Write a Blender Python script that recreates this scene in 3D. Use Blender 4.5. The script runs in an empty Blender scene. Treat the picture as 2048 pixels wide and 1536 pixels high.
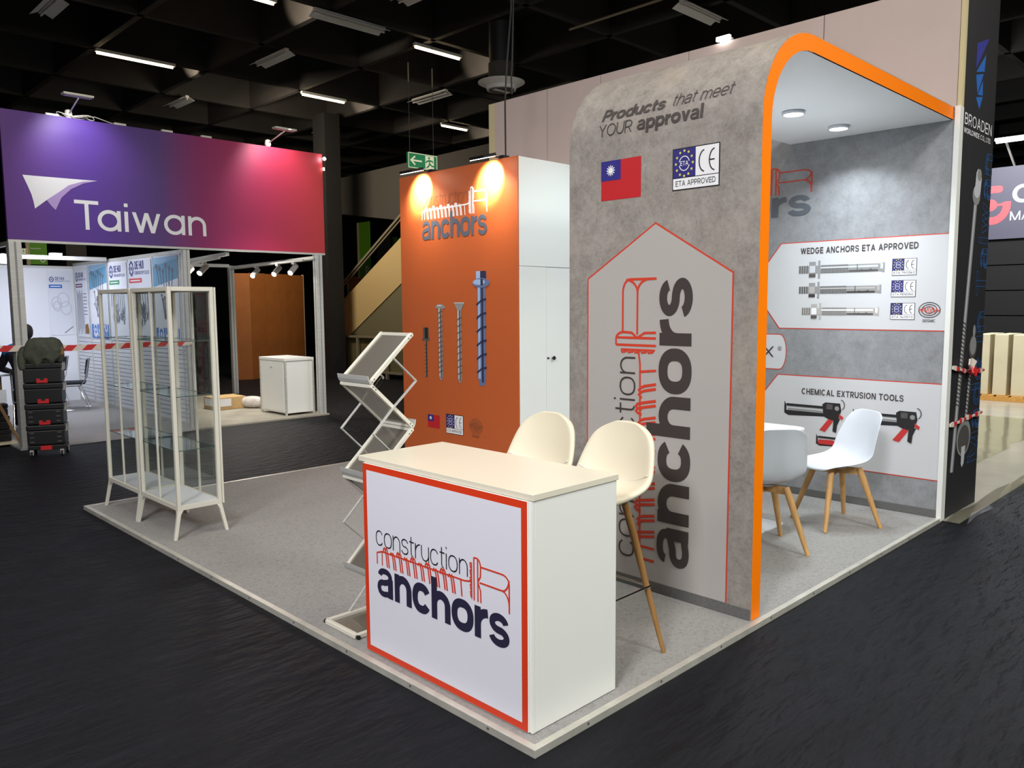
import bpy, bmesh, math, random
from mathutils import Vector, Matrix
random.seed(7)
sc = bpy.context.scene
COL = sc.collection
PI = math.pi

# ------------------------------------------------------------------ camera
F, PITCH, ROLL, YAW = 1594.56, 0.1001, -0.0068, 0.7925
CAM = Vector((-2.0216, -1.9424, 1.65))
fw = Vector((math.cos(YAW)*math.cos(PITCH), math.sin(YAW)*math.cos(PITCH), -math.sin(PITCH)))
rt = Vector((math.sin(YAW), -math.cos(YAW), 0)); up = rt.cross(fw)
rr = rt*math.cos(ROLL)+up*math.sin(ROLL); uu = up*math.cos(ROLL)-rt*math.sin(ROLL)
cd = bpy.data.cameras.new('camera'); cam = bpy.data.objects.new('camera', cd); COL.objects.link(cam)
cd.sensor_fit = 'HORIZONTAL'; cd.sensor_width = 36.0; cd.lens = F/2048*36.0; cd.clip_end = 200; cd.clip_start = .05
cam.matrix_world = Matrix(((rr.x, uu.x, -fw.x, CAM.x), (rr.y, uu.y, -fw.y, CAM.y), (rr.z, uu.z, -fw.z, CAM.z), (0, 0, 0, 1)))
sc.camera = cam

# ------------------------------------------------------------------ world, view, lights
w = bpy.data.worlds.new('world'); sc.world = w; w.use_nodes = True
w.node_tree.nodes['Background'].inputs[0].default_value = (1.0, .95, .88, 1)
w.node_tree.nodes['Background'].inputs[1].default_value = .03
vs = sc.view_settings
vs.view_transform = 'Standard'; vs.look = 'None'; vs.gamma = 1.0; vs.use_curve_mapping = False; vs.exposure = 0.0
try:
    sc.cycles.use_denoising = True; sc.cycles.sample_clamp_indirect = 6.0; sc.cycles.max_bounces = 8; sc.cycles.transparent_max_bounces = 24
except Exception:
    pass

def light(kind, name, loc, target, power, color=(1, 1, 1), size=.3, size_y=None, angle=60, blend=.5):
    l = bpy.data.lights.new(name, kind); l.energy = power; l.color = color
    if kind == 'AREA':
        l.size = size
        if size_y: l.shape = 'RECTANGLE'; l.size_y = size_y
    else:
        l.shadow_soft_size = size
    if kind == 'SPOT': l.spot_size = math.radians(angle); l.spot_blend = blend
    o = bpy.data.objects.new(name, l); COL.objects.link(o); o.location = loc
    d = Vector(target)-Vector(loc); o.rotation_euler = d.to_track_quat('-Z', 'Y').to_euler()
    return o
WARM, NEUT, COOL = (1, .86, .68), (1, .95, .88), (.84, .93, 1)
# luminaires of the hall in front of and above the stand (ceiling height)
for x, y, p in ((-3.5, -1.5, 110), (-4.5, 2.5, 130), (-1.2, -5.0, 110), (-1.0, 2.2, 62), (2.4, -2.6, 95), (.6, 5.8, 60), (6, -3.5, 170)):
    light('AREA', 'hall_lamp_and_fill', (x, y, 5.7), (x, y, 0), p*.84, NEUT, 1.4, .5)
light('AREA', 'hall_lamp_and_fill', (2.1, .7, 5.8), (2.1, .7, 0), 34, WARM, 1.2, .4)
light('SPOT', 'hall_lamp_and_fill', (1.9, 5.4, 5.6), (4.0, 9.1, .45), 900, NEUT, .2, angle=26, blend=.7)  # added spot without a fixture, aimed to brighten the white cupboard
# unseen fill lights added behind the camera to brighten the upright faces
light('AREA', 'aisle_fill', (-6.0, -2.2, 5.4), (1.3, 1.9, .7), 124, (.95, .95, 1), 1.6, .8).data.spread = math.radians(84)
light('AREA', 'aisle_fill', (.7, -6.5, 5.4), (2.1, .5, .7), 76, (.94, 1, .95), 1.6, .8).data.spread = math.radians(84)
# stand lamps: meeting corner, storage door
for x, y in ((3.374, .73), (4.066, .712)):
    light('AREA', 'downlight_and_fill', (x, y, 2.935), (x-.12, y, 0), 12, COOL, .13).data.spread = math.radians(125); light('POINT', 'downlight_and_fill', (x-.5, y, 2.25), (x, y, 0), 6.0, COOL, .12)  # point light hangs clear of the fixture, added to lift the arch ceiling
light('SPOT', 'storage_lamp', (3.9, 1.9, 2.85), (3.85, 3.31, 2.0), 40, (.68, .88, 1), .12, angle=95, blend=.8)
# spots over the orange panel
for y, t in ((4.63, 4.70), (3.57, 3.645)):
    light('SPOT', 'spot_beam', (3.055, y, 2.955), (3.25, t, 2.85), 240, (1, .88, .66), .03, angle=74, blend=.6)
    light('SPOT', 'spot_spill', (3.02, y, 2.96), (3.25, t, 2.2), 58, (1, .9, .74), .05, angle=130, blend=.9)
# floods over the fascia
light('SPOT', 'flood_beam', (1.05, 8.16, 4.02), (1.18, 8.74, 3.5), 56, (.95, .95, 1), .08, angle=100, blend=.8)
light('SPOT', 'flood_beam', (3.65, 8.16, 4.05), (3.78, 8.74, 3.5), 95, (1, .95, .95), .08, angle=105, blend=.8)
# neighbour booth interior
light('AREA', 'booth_lamp', (1.3, 12.3, 2.3), (1.6, 12.4, 0), 16, (.84, .88, 1), 1.2, .4)
light('AREA', 'booth_lamp', (.9, 10.2, 2.6), (2.4, 11.3, 1.2), 25, (.84, .88, 1), .8, .4)
light('AREA', 'booth_lamp', (1.2, 11.2, 2.5), (1.3, 13.6, 1.2), 27, (.84, .88, 1), .8, .4)
light('AREA', 'track_beam', (4.0, 10.6, 2.3), (3.6, 10.0, 0), 45, (1, .96, .88), .5)
# far hall
light('AREA', 'far_lamp', (12.5, 2.5, 4.9), (14.9, 2.2, 2.6), 120, (.92, .95, 1), 1.2, .3)
light('AREA', 'far_lamp', (11.5, 1.6, 5.2), (12.0, 1.6, 0), 260, (.95, .97, 1), 1.2, .3)
light('AREA', 'far_lamp', (8.5, 2.4, 5.2), (8.0, 2.2, 0), 200, (.95, .97, 1), 1.2, .3)
light('AREA', 'far_lamp', (5.6, 13.4, 5.5), (9.0, 14.0, 1.6), 110, WARM, 1.0, .4)
light('AREA', 'far_lamp', (5.5, 12.5, 5.4), (7.4, 15.6, 1.2), 100, WARM, 1.0, .4)

# ------------------------------------------------------------------ colour and materials
def lin(c): return tuple(((v/255)/12.92 if v/255 <= .04045 else ((v/255+.055)/1.055)**2.4) for v in c)
def mat(name, rgb, rough=.5, metal=0.0, emit=None, estr=0.0, noise=None, bump=None, spec=None, trans=None, coord='Object'):
    m = bpy.data.materials.new(name); m.use_nodes = True; nt = m.node_tree; b = nt.nodes['Principled BSDF']
    c = (*lin(rgb), 1); b.inputs['Base Color'].default_value = c; b.inputs['Roughness'].default_value = rough; b.inputs['Metallic'].default_value = metal
    if spec is not None: b.inputs['Specular IOR Level'].default_value = spec
    if emit: b.inputs['Emission Color'].default_value = (*lin(emit), 1); b.inputs['Emission Strength'].default_value = estr
    tc = nt.nodes.new('ShaderNodeTexCoord')
    def mapped(scale):
        mp = nt.nodes.new('ShaderNodeMapping'); nt.links.new(tc.outputs[coord], mp.inputs[0])
        if not isinstance(scale, tuple): scale = (scale,)*3
        mp.inputs['Scale'].default_value = scale; return mp
    if noise:
        sc_, amt, det = noise
        n = nt.nodes.new('ShaderNodeTexNoise'); n.inputs['Detail'].default_value = det; n.inputs['Scale'].default_value = 1; n.inputs['Roughness'].default_value = .65
        nt.links.new(mapped(sc_).outputs[0], n.inputs[0])
        r = nt.nodes.new('ShaderNodeValToRGB'); r.color_ramp.elements[0].position = .3; r.color_ramp.elements[1].position = .7
        r.color_ramp.elements[0].color = (*[v*(1-amt) for v in c[:3]], 1); r.color_ramp.elements[1].color = (*[min(1, v*(1+amt)) for v in c[:3]], 1)
        nt.links.new(n.outputs[0], r.inputs[0]); nt.links.new(r.outputs[0], b.inputs['Base Color'])
    if bump:
        sc_, st, dist = bump
        n = nt.nodes.new('ShaderNodeTexNoise'); n.inputs['Detail'].default_value = 3; n.inputs['Scale'].default_value = 1
        nt.links.new(mapped(sc_).outputs[0], n.inputs[0])
        bp = nt.nodes.new('ShaderNodeBump'); bp.inputs['Strength'].default_value = st; bp.inputs['Distance'].default_value = dist
        nt.links.new(n.outputs[0], bp.inputs['Height']); nt.links.new(bp.outputs[0], b.inputs['Normal'])
    return m
def mix_layer(m, scale, lo, hi, rgb, detail=6, fac=1.0, rough=.6, dist=0.0):
    nt = m.node_tree; b = nt.nodes['Principled BSDF']; bc = b.inputs['Base Color']
    tc = nt.nodes.new('ShaderNodeTexCoord'); mp = nt.nodes.new('ShaderNodeMapping'); nt.links.new(tc.outputs['Object'], mp.inputs[0])
    mp.inputs['Scale'].default_value = scale if isinstance(scale, tuple) else (scale,)*3
    n = nt.nodes.new('ShaderNodeTexNoise'); n.inputs['Scale'].default_value = 1; n.inputs['Detail'].default_value = detail; n.inputs['Roughness'].default_value = rough; n.inputs['Distortion'].default_value = dist
    nt.links.new(mp.outputs[0], n.inputs[0])
    r = nt.nodes.new('ShaderNodeMapRange'); r.inputs['From Min'].default_value = lo; r.inputs['From Max'].default_value = hi; r.inputs['To Max'].default_value = fac
    nt.links.new(n.outputs[0], r.inputs[0])
    mx = nt.nodes.new('ShaderNodeMix'); mx.data_type = 'RGBA'
    nt.links.new(r.outputs[0], mx.inputs[0])
    if bc.links: nt.links.new(bc.links[0].from_socket, mx.inputs[6])
    else: mx.inputs[6].default_value = bc.default_value
    mx.inputs[7].default_value = (*lin(rgb), 1); nt.links.new(mx.outputs[2], bc)
    return m
def glass_mat(name, tint, refl=.12, rough=0.0):
    m = bpy.data.materials.new(name); m.use_nodes = True; nt = m.node_tree; nt.nodes.clear()
    out = nt.nodes.new('ShaderNodeOutputMaterial'); mx = nt.nodes.new('ShaderNodeMixShader'); t = nt.nodes.new('ShaderNodeBsdfTransparent'); g = nt.nodes.new('ShaderNodeBsdfGlossy')
    t.inputs[0].default_value = (*tint, 1); g.inputs['Roughness'].default_value = rough; g.inputs[0].default_value = (.95, 1, .97, 1)
    fr = nt.nodes.new('ShaderNodeLayerWeight'); fr.inputs[0].default_value = .5
    pw = nt.nodes.new('ShaderNodeMath'); pw.operation = 'POWER'; pw.inputs[1].default_value = 4.0; nt.links.new(fr.outputs['Facing'], pw.inputs[0])
    mr = nt.nodes.new('ShaderNodeMapRange'); mr.inputs['From Max'].default_value = 1; mr.inputs['To Min'].default_value = .035*refl/.35; mr.inputs['To Max'].default_value = .5
    nt.links.new(pw.outputs[0], mr.inputs[0]); nt.links.new(mr.outputs[0], mx.inputs[0]); nt.links.new(t.outputs[0], mx.inputs[1]); nt.links.new(g.outputs[0], mx.inputs[2]); nt.links.new(mx.outputs[0], out.inputs[0])
    return m

M = {}
M['black_floor'] = mat('black_floor_cover', (13, 14, 19), .62, bump=((5, 15, 1), .75, .05), spec=.2)
mix_layer(M['black_floor'], (1.2, 5.0, 1), .4, .75, (22, 23, 30), 5, .8)
mix_layer(M['black_floor'], (1.0, 11.0, 1), .62, .72, (12, 12, 14), 3, .7, .5, .8)
M['pale_floor'] = mat('polished_concrete', (168, 165, 150), .22, noise=(1.5, .12, 5))
M['carpet'] = mat('grey_carpet', (150, 148, 145), .95, noise=(260, .42, 3), bump=(420, .5, .004), spec=.15)
mix_layer(M['carpet'], 45, .5, .72, (116, 114, 112), 5, .6)
M['carpet_dark'] = mat('grey_carpet_skirting', (104, 103, 101), .95, noise=(230, .4, 3), spec=.15)
M['booth_carpet'] = mat('booth_carpet', (166, 163, 162), .95, noise=(120, .2, 3), spec=.15)
M['beige_floor'] = mat('dusty_booth_floor', (160, 154, 140), .9, noise=(3, .2, 6))
M['alu'] = mat('brushed_aluminium', (204, 204, 198), .45, .35, noise=((3, 3, 60), .08, 2))
M['alu_edge'] = mat('aluminium_edging', (206, 203, 192), .42, .45, noise=(6, .15, 4))
M['chrome'] = mat('chrome', (225, 225, 225), .12, 1)
M['white'] = mat('white_laminate', (233, 233, 227), .38)
M['white_top'] = mat('white_worktop', (222, 215, 195), .32)
M['white_pl'] = mat('white_moulded_plastic', (214, 218, 224), .35)
M['white_steel'] = mat('white_coated_steel', (214, 210, 196), .42)
M['cream_leather'] = mat('cream_leatherette', (216, 207, 184), .55, bump=(90, .12, .002))
M['print_white'] = mat('white_print', (222, 222, 231), .5)
M['print_grey'] = mat('light_grey_print', (176, 171, 167), .55)
M['print_grey2'] = mat('pale_grey_print', (206, 206, 208), .5)
M['red_orange'] = mat('red_orange_print', (214, 58, 24), .5)
M['red_line'] = mat('red_line_print', (205, 62, 40), .5)
M['navy'] = mat('navy_print', (40, 37, 62), .5)
M['black_ink'] = mat('black_ink', (30, 28, 32), .5)
M['brown_ink'] = mat('dark_brown_ink', (64, 56, 54), .5)
M['slate_ink'] = mat('slate_ink', (92, 96, 104), .5)
M['kiosk_orange'] = mat('burnt_orange_print', (188, 92, 44), .55)
M['kiosk_slate'] = mat('blue_grey_ink', (84, 92, 108), .5)
M['faint_ink'] = mat('thin_brown_ink', (140, 84, 56), .5)
M['orange'] = mat('orange_edge', (250, 126, 0), .5, spec=.2)
M['flag_red'] = mat('flag_red', (190, 34, 40), .5)
M['flag_blue'] = mat('flag_blue', (48, 44, 128), .5)
M['eu_blue'] = mat('eu_blue', (46, 42, 120), .5)
M['yellow'] = mat('yellow_print', (228, 222, 90), .5)
M['ink_white'] = mat('white_ink', (236, 236, 238), .5)
M['steel_l'] = mat('print_steel_light', (200, 202, 206), .5)
M['steel_m'] = mat('print_steel_mid', (146, 146, 146), .5)
M['steel_d'] = mat('print_steel_dark', (86, 82, 80), .5)
M['blue_l'] = mat('print_blue_light', (158, 184, 224), .5)
M['blue_m'] = mat('print_blue_mid', (100, 116, 156), .5)
M['blue_d'] = mat('print_blue_dark', (44, 48, 76), .5)
M['tool_black'] = mat('print_black', (36, 34, 36), .5)
M['tool_red'] = mat('print_red', (196, 52, 50), .5)
M['tower'] = mat('black_fabric_print', (37, 36, 39), .6, noise=(40, .08, 2))
M['tower_blue'] = mat('blue_outline_print', (52, 100, 156), .5)
M['tri_blue'] = mat('bright_blue_print', (46, 108, 190), .5)
M['tri_indigo'] = mat('indigo_print', (58, 62, 150), .5)
M['pink_panel'] = mat('pinkish_panel', (196, 178, 172), .6, noise=(2, .03, 3))
M['cream_edge'] = mat('cream_edge', (206, 192, 150), .6)
M['dark'] = mat('black_void', (14, 13, 13), .8)
M['black_plastic'] = mat('black_plastic', (15, 15, 17), .45)
M['black_rub'] = mat('black_rubber', (22, 22, 22), .7)
M['red_plastic'] = mat('red_plastic', (200, 30, 36), .45)
M['ceil'] = mat('black_ceiling', (10, 9, 8), .9)
M['beam'] = mat('dark_brown_beam', (34, 30, 26), .8, noise=(4, .15, 3))
M['lamp_white'] = mat('lamp_housing', (206, 204, 198), .5)
M['tube'] = mat('lit_tube', (255, 250, 235), .5, emit=(255, 226, 176), estr=14)
M['tube_cool'] = mat('lit_cool_tube', (255, 255, 250), .5, emit=(235, 245, 255), estr=9)
M['lens'] = mat('lit_lens', (255, 255, 255), .5, emit=(255, 250, 240), estr=12)
M['wood'] = mat('oiled_oak', (196, 150, 92), .5, noise=((30, 30, 3), .16, 4))
M['wood_dark'] = mat('brown_wood', (150, 110, 62), .5, noise=((30, 30, 3), .18, 4))
M['brown_board'] = mat('brown_hardboard', (150, 88, 34), .6, noise=(2, .15, 5))
M['column'] = mat('dark_column', (15, 12, 10), .75, noise=(3, .2, 4))
M['bulk'] = mat('grey_bulkhead', (68, 63, 56), .8)
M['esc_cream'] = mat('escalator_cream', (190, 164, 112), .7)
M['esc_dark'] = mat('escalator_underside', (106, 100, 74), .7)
M['esc_glass'] = glass_mat('dark_balustrade', (.5, .5, .48), .4)
M['rail_metal'] = mat('rail_metal', (150, 140, 116), .45, .4)
M['rail_panel'] = mat('rail_panel', (94, 86, 56), .6)
M['green_sign'] = mat('exit_green', (0, 132, 74), .5, emit=(0, 132, 74), estr=.25)
M['sign_cream'] = mat('exit_cream', (236, 232, 196), .5, emit=(236, 232, 196), estr=.35)
M['banner_green'] = mat('banner_green', (110, 180, 30), .6)
M['cable'] = mat('black_cable', (16, 15, 15), .6)
M['paper'] = mat('white_board', (232, 234, 240), .5)
M['poster'] = mat('poster_white', (226, 229, 238), .5)
M['poster_blue'] = mat('poster_light_blue', (150, 190, 220), .5)
M['poster_teal'] = mat('poster_teal', (96, 156, 190), .5)
M['poster_brand'] = mat('poster_blue', (24, 112, 200), .5)
M['poster_green'] = mat('poster_green', (40, 140, 90), .5)
M['poster_red'] = mat('poster_red', (214, 60, 66), .5)
M['poster_purple'] = mat('poster_purple', (110, 50, 100), .5)
M['poster_ink'] = mat('poster_grey_ink', (96, 104, 120), .5)
M['poster_navy'] = mat('poster_navy_ink', (60, 60, 130), .5)
M['slat'] = mat('white_slat', (224, 226, 232), .5)
M['groove'] = mat('slat_groove', (120, 122, 128), .6)
M['tape_red'] = mat('tape_red', (212, 46, 50), .45)
M['tape_white'] = mat('tape_white', (226, 214, 200), .45)
M['olive'] = mat('olive_cloth', (72, 76, 64), .9, noise=(14, .2, 5), bump=(60, .3, .004))
M['navy_cloth'] = mat('dark_navy_cloth', (24, 26, 38), .9)
M['blue_cloth'] = mat('blue_cloth', (32, 120, 178), .85)
M['skin'] = mat('skin', (196, 150, 126), .6)
M['hair'] = mat('black_hair', (26, 22, 22), .7)
M['tan'] = mat('tan_cloth', (140, 106, 62), .85, noise=(12, .25, 4))
M['cardboard'] = mat('cardboard', (196, 162, 112), .8, noise=(5, .1, 3))
M['plastic_bag'] = mat('cloudy_plastic', (214, 206, 198), .25, noise=(14, .2, 4))
M['dark_sign'] = mat('dark_purple_sign', (84, 82, 98), .5)
M['coral'] = mat('coral_print', (238, 92, 98), .5)
M['ply'] = mat('cream_panel', (214, 203, 170), .6, noise=(2, .05, 3))
M['pallet'] = mat('pallet_wood', (206, 152, 74), .7, noise=((3, 30, 30), .15, 4))
M['film'] = glass_mat('clear_film', (.93, .925, .90), .6, .12)
M['glass'] = glass_mat('pane_glass', (.984, .992, .987), .3)
M['shelf_glass'] = glass_mat('shelf_glass', (.972, .986, .98), .9)
M['glass_edge'] = mat('glass_edge', (60, 84, 76), .25)
M['mirror'] = mat('mirror', (215, 222, 218), .03, 1)
M['tray'] = mat('tray_acrylic', (132, 126, 116), .14, .45)
M['concrete'] = mat('concrete_print', (152, 146, 140), .62, noise=(1.7, .22, 10))
mix_layer(M['concrete'], 10, .40, .66, (100, 93, 88), 15, .8, .82)
mix_layer(M['concrete'], 60, .44, .7, (172, 163, 152), 8, .5, .8)
mix_layer(M['concrete'], (5, 5, 3), .5, .8, (168, 155, 136), 8, .4, .6)
mix_layer(M['concrete'], (44, 44, 30), .68, .76, (66, 60, 58), 4, .75)
mix_layer(M['concrete'], (70, 70, 7), .66, .74, (104, 97, 92), 3, .5)
M['concrete_in'] = mat('concrete_print_grey', (146, 147, 150), .6, noise=(1.6, .17, 10))
mix_layer(M['concrete_in'], 9, .42, .68, (108, 108, 110), 15, .7, .8)
mix_layer(M['concrete_in'], 60, .46, .7, (164, 164, 166), 8, .4, .8)
mix_layer(M['concrete_in'], (44, 44, 30), .69, .77, (72, 70, 70), 4, .7)
mix_layer(M['concrete_in'], (70, 90, 9), .67, .75, (112, 111, 112), 3, .5)

# fascia: a printed sweep from purple to red
def fascia_mat():
    m = mat('purple_to_red_print', (120, 40, 110), .5); nt = m.node_tree; b = nt.nodes['Principled BSDF']
    tc = nt.nodes.new('ShaderNodeTexCoord'); sp = nt.nodes.new('ShaderNodeSeparateXYZ'); nt.links.new(tc.outputs['Generated'], sp.inputs[0])
    r = nt.nodes.new('ShaderNodeValToRGB'); e = r.color_ramp.elements
    e[0].position = 0; e[0].color = (*lin((92, 44, 132)), 1); e[1].position = 1; e[1].color = (*lin((198, 48, 48)), 1)
    for p, c in ((.22, (86, 52, 150)), (.42, (84, 56, 120)), (.55, (138, 34, 96)), (.78, (190, 46, 86))):
        k = e.new(p); k.color = (*lin(c), 1)
    nt.links.new(sp.outputs[0], r.inputs[0]); nt.links.new(r.outputs[0], b.inputs['Base Color']); return m
M['fascia'] = fascia_mat()

# ------------------------------------------------------------------ object helpers
def tag(o, label=None, cat=None, group=None, kind=None):
    if label: o['label'] = label
    if cat: o['category'] = cat
    if group: o['group'] = group
    if kind: o['kind'] = kind
    return o
def root(name, label, cat, loc=(0, 0, 0), rz=0, group=None):
    o = bpy.data.objects.new(name, None); COL.objects.link(o); o.location = loc; o.rotation_euler = (0, 0, rz)
    o.empty_display_size = .1
    return tag(o, label, cat, group)
def origin(o):
    v = Vector((0, 0, 0))
    while o is not None: v = v+Vector(o.location); o = o.parent
    return v
class MB:
    def __init__(s): s.v = []; s.f = []; s.m = []; s.mats = []; s.T = None
    def mi(s, m):
        m = M[m] if isinstance(m, str) else m
        if m not in s.mats: s.mats.append(m)
        return s.mats.index(m)
    def add(s, vs, fs, m):
        b = len(s.v); k = s.mi(m)
        for v in vs:
            v = Vector(v)
            if s.T is not None: v = s.T @ v
            s.v.append(v)
        for f in fs: s.f.append([b+i for i in f]); s.m.append(k)
        return s
    def box(s, x0, y0, z0, x1, y1, z1, m):
        x0, x1 = min(x0, x1), max(x0, x1); y0, y1 = min(y0, y1), max(y0, y1); z0, z1 = min(z0, z1), max(z0, z1)
        return s.add([(x, y, z) for z in (z0, z1) for y in (y0, y1) for x in (x0, x1)],
                     [(0, 2, 3, 1), (4, 5, 7, 6), (0, 1, 5, 4), (2, 6, 7, 3), (0, 4, 6, 2), (1, 3, 7, 5)], m)
    def tube(s, path, r, m, n=10, cap=True, closed=False):
        P = [Vector(p) for p in path]; R = r if isinstance(r, (list, tuple)) else [r]*len(P); vs = []; fs = []; L = len(P)
        ref = None
        for i, p in enumerate(P):
            if closed: d = (P[(i+1) % L]-P[i-1])
            else: d = (P[min(i+1, L-1)]-P[max(i-1, 0)])
            d.normalize()
            if ref is None: ref = Vector((0, 0, 1)) if abs(d.z) < .9 else Vector((1, 0, 0))
            a = d.cross(ref).normalized(); b = a.cross(d).normalized(); ref = b
            for k in range(n):
                t = 2*PI*k/n; vs.append(p+a*(R[i]*math.cos(t))+b*(R[i]*math.sin(t)))
        for i in range(L if closed else L-1):
            j = (i+1) % L
            for k in range(n): fs.append((i*n+k, i*n+(k+1) % n, j*n+(k+1) % n, j*n+k))
        if cap and not closed: fs.append(tuple(range(n-1, -1, -1))); fs.append(tuple((L-1)*n+k for k in range(n)))
        return s.add(vs, fs, m)
    def bar(s, p, q, wx, wy, m, upv=(0, 0, 1)):
        p = Vector(p); q = Vector(q); d = (q-p).normalized(); u = Vector(upv)
        if abs(d.dot(u)) > .98: u = Vector((1, 0, 0))
        a = d.cross(u).normalized(); b = a.cross(d).normalized(); vs = []
        for o in (p, q):
            for i, j in ((-1, -1), (1, -1), (1, 1), (-1, 1)): vs.append(o+a*(i*wx/2)+b*(j*wy/2))
        return s.add(vs, [(3, 2, 1, 0), (4, 5, 6, 7), (0, 1, 5, 4), (1, 2, 6, 5), (2, 3, 7, 6), (3, 0, 4, 7)], m)
    def prism(s, poly, ext, m):
        P = [Vector(p) for p in poly]; e = Vector(ext); n = len(P)
        return s.add(P+[p+e for p in P], [tuple(range(n)), tuple(range(2*n-1, n-1, -1))]+[(i, i+n, (i+1) % n+n, (i+1) % n) for i in range(n)], m)
    def lathe(s, c, prof, m, n=24):
        c = Vector(c); vs = []; fs = []; L = len(prof)
        for r, z in prof:
            for k in range(n): vs.append(c+Vector((r*math.cos(2*PI*k/n), r*math.sin(2*PI*k/n), z)))
        for i in range(L-1):
            for k in range(n): fs.append((i*n+k, i*n+(k+1) % n, (i+1)*n+(k+1) % n, (i+1)*n+k))
        fs.append(tuple(range(n-1, -1, -1))); fs.append(tuple((L-1)*n+k for k in range(n)))
        return s.add(vs, fs, m)
    def build(s, name, parent=None, local=False, smooth=False, bevel=0, subsurf=0, solid=0):
        me = bpy.data.meshes.new(name); o0 = Vector((0, 0, 0)) if (local or parent is None) else origin(parent)
        me.from_pydata([tuple(v-o0) for v in s.v], [], s.f)
        for m in s.mats: me.materials.append(m)
        me.polygons.foreach_set('material_index', s.m); me.update()
        bm = bmesh.new(); bm.from_mesh(me)
        if not getattr(s, 'flat', False): bmesh.ops.recalc_face_normals(bm, faces=bm.faces)
        bm.to_mesh(me); bm.free()
        if smooth:
            for p in me.polygons: p.use_smooth = True
            if smooth != 'all':
                try: me.set_sharp_from_angle(angle=math.radians(40))
                except Exception: pass
        o = bpy.data.objects.new(name, me); COL.objects.link(o)
        if parent is not None: o.parent = parent
        if solid: k = o.modifiers.new('thick', 'SOLIDIFY'); k.thickness = solid; k.offset = 0
        if bevel: k = o.modifiers.new('edge', 'BEVEL'); k.width = bevel; k.segments = 2; k.limit_method = 'ANGLE'
        if subsurf: k = o.modifiers.new('smooth', 'SUBSURF'); k.levels = subsurf; k.render_levels = subsurf
        return o
def dup(o, loc=None, rz=None, label=None, parent=None):
    c = o.copy(); COL.objects.link(c)
    if parent is not None: c.parent = parent
    if loc is not None: c.location = loc
    if rz is not None: c.rotation_euler = (0, 0, rz)
    if label: c['label'] = label
    for ch in list(o.children): dup(ch, parent=c)
    return c
def box(name, b, m, parent=None, bevel=0, **k): return MB().box(*b, m).build(name, parent, bevel=bevel, **k)

# ------------------------------------------------------------------ 2-D print work: strokes, letters, pictures
def arc(cx, cy, rx, ry, a0, a1, n=14):
    return [(cx+rx*math.cos(math.radians(a0+(a1-a0)*i/n)), cy+ry*math.sin(math.radians(a0+(a1-a0)*i/n))) for i in range(n+1)]
def sarc(cx, cy, rx, ry, a0, a1, n=14, e=2.35):
    out = []
    for i in range(n+1):
        t = math.radians(a0+(a1-a0)*i/n); c, q = math.cos(t), math.sin(t)
        out.append((cx+rx*math.copysign(abs(c)**(2/e), c), cy+ry*math.copysign(abs(q)**(2/e), q)))
    return out
def offsets(pts, w, closed=False):
    n = len(pts); L = []; R = []
    for i in range(n):
        p = Vector(pts[i]).to_2d(); a = Vector(pts[i-1]).to_2d() if (i or closed) else None; c = Vector(pts[(i+1) % n]).to_2d() if (i < n-1 or closed) else None
        d1 = (p-a) if a is not None else (c-p); d2 = (c-p) if c is not None else (p-a)
        if d1.length < 1e-9: d1 = d2
        if d2.length < 1e-9: d2 = d1
        d1 = d1.normalized(); d2 = d2.normalized(); n1 = Vector((-d1.y, d1.x)); n2 = Vector((-d2.y, d2.x)); m = n1+n2
        m = m.normalized() if m.length > 1e-6 else n1
        k = (w/2)/max(.45, m.dot(n1)); L.append(tuple(p+m*k)); R.append(tuple(p-m*k))
    return L, R
def stroke(pts, w, closed=False):
    L, R = offsets(pts, w, closed); n = len(pts); q = []
    for i in range(n if closed else n-1):
        j = (i+1) % n; q.append([R[i], R[j], L[j], L[i]])
    return q
def diag(x0, y0, x1, y1, w):
    h = w/2*math.hypot(x1-x0, y1-y0)/abs(y1-y0); return [[(x0-h, y0), (x0+h, y0), (x1+h, y1), (x1-h, y1)]]
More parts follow.
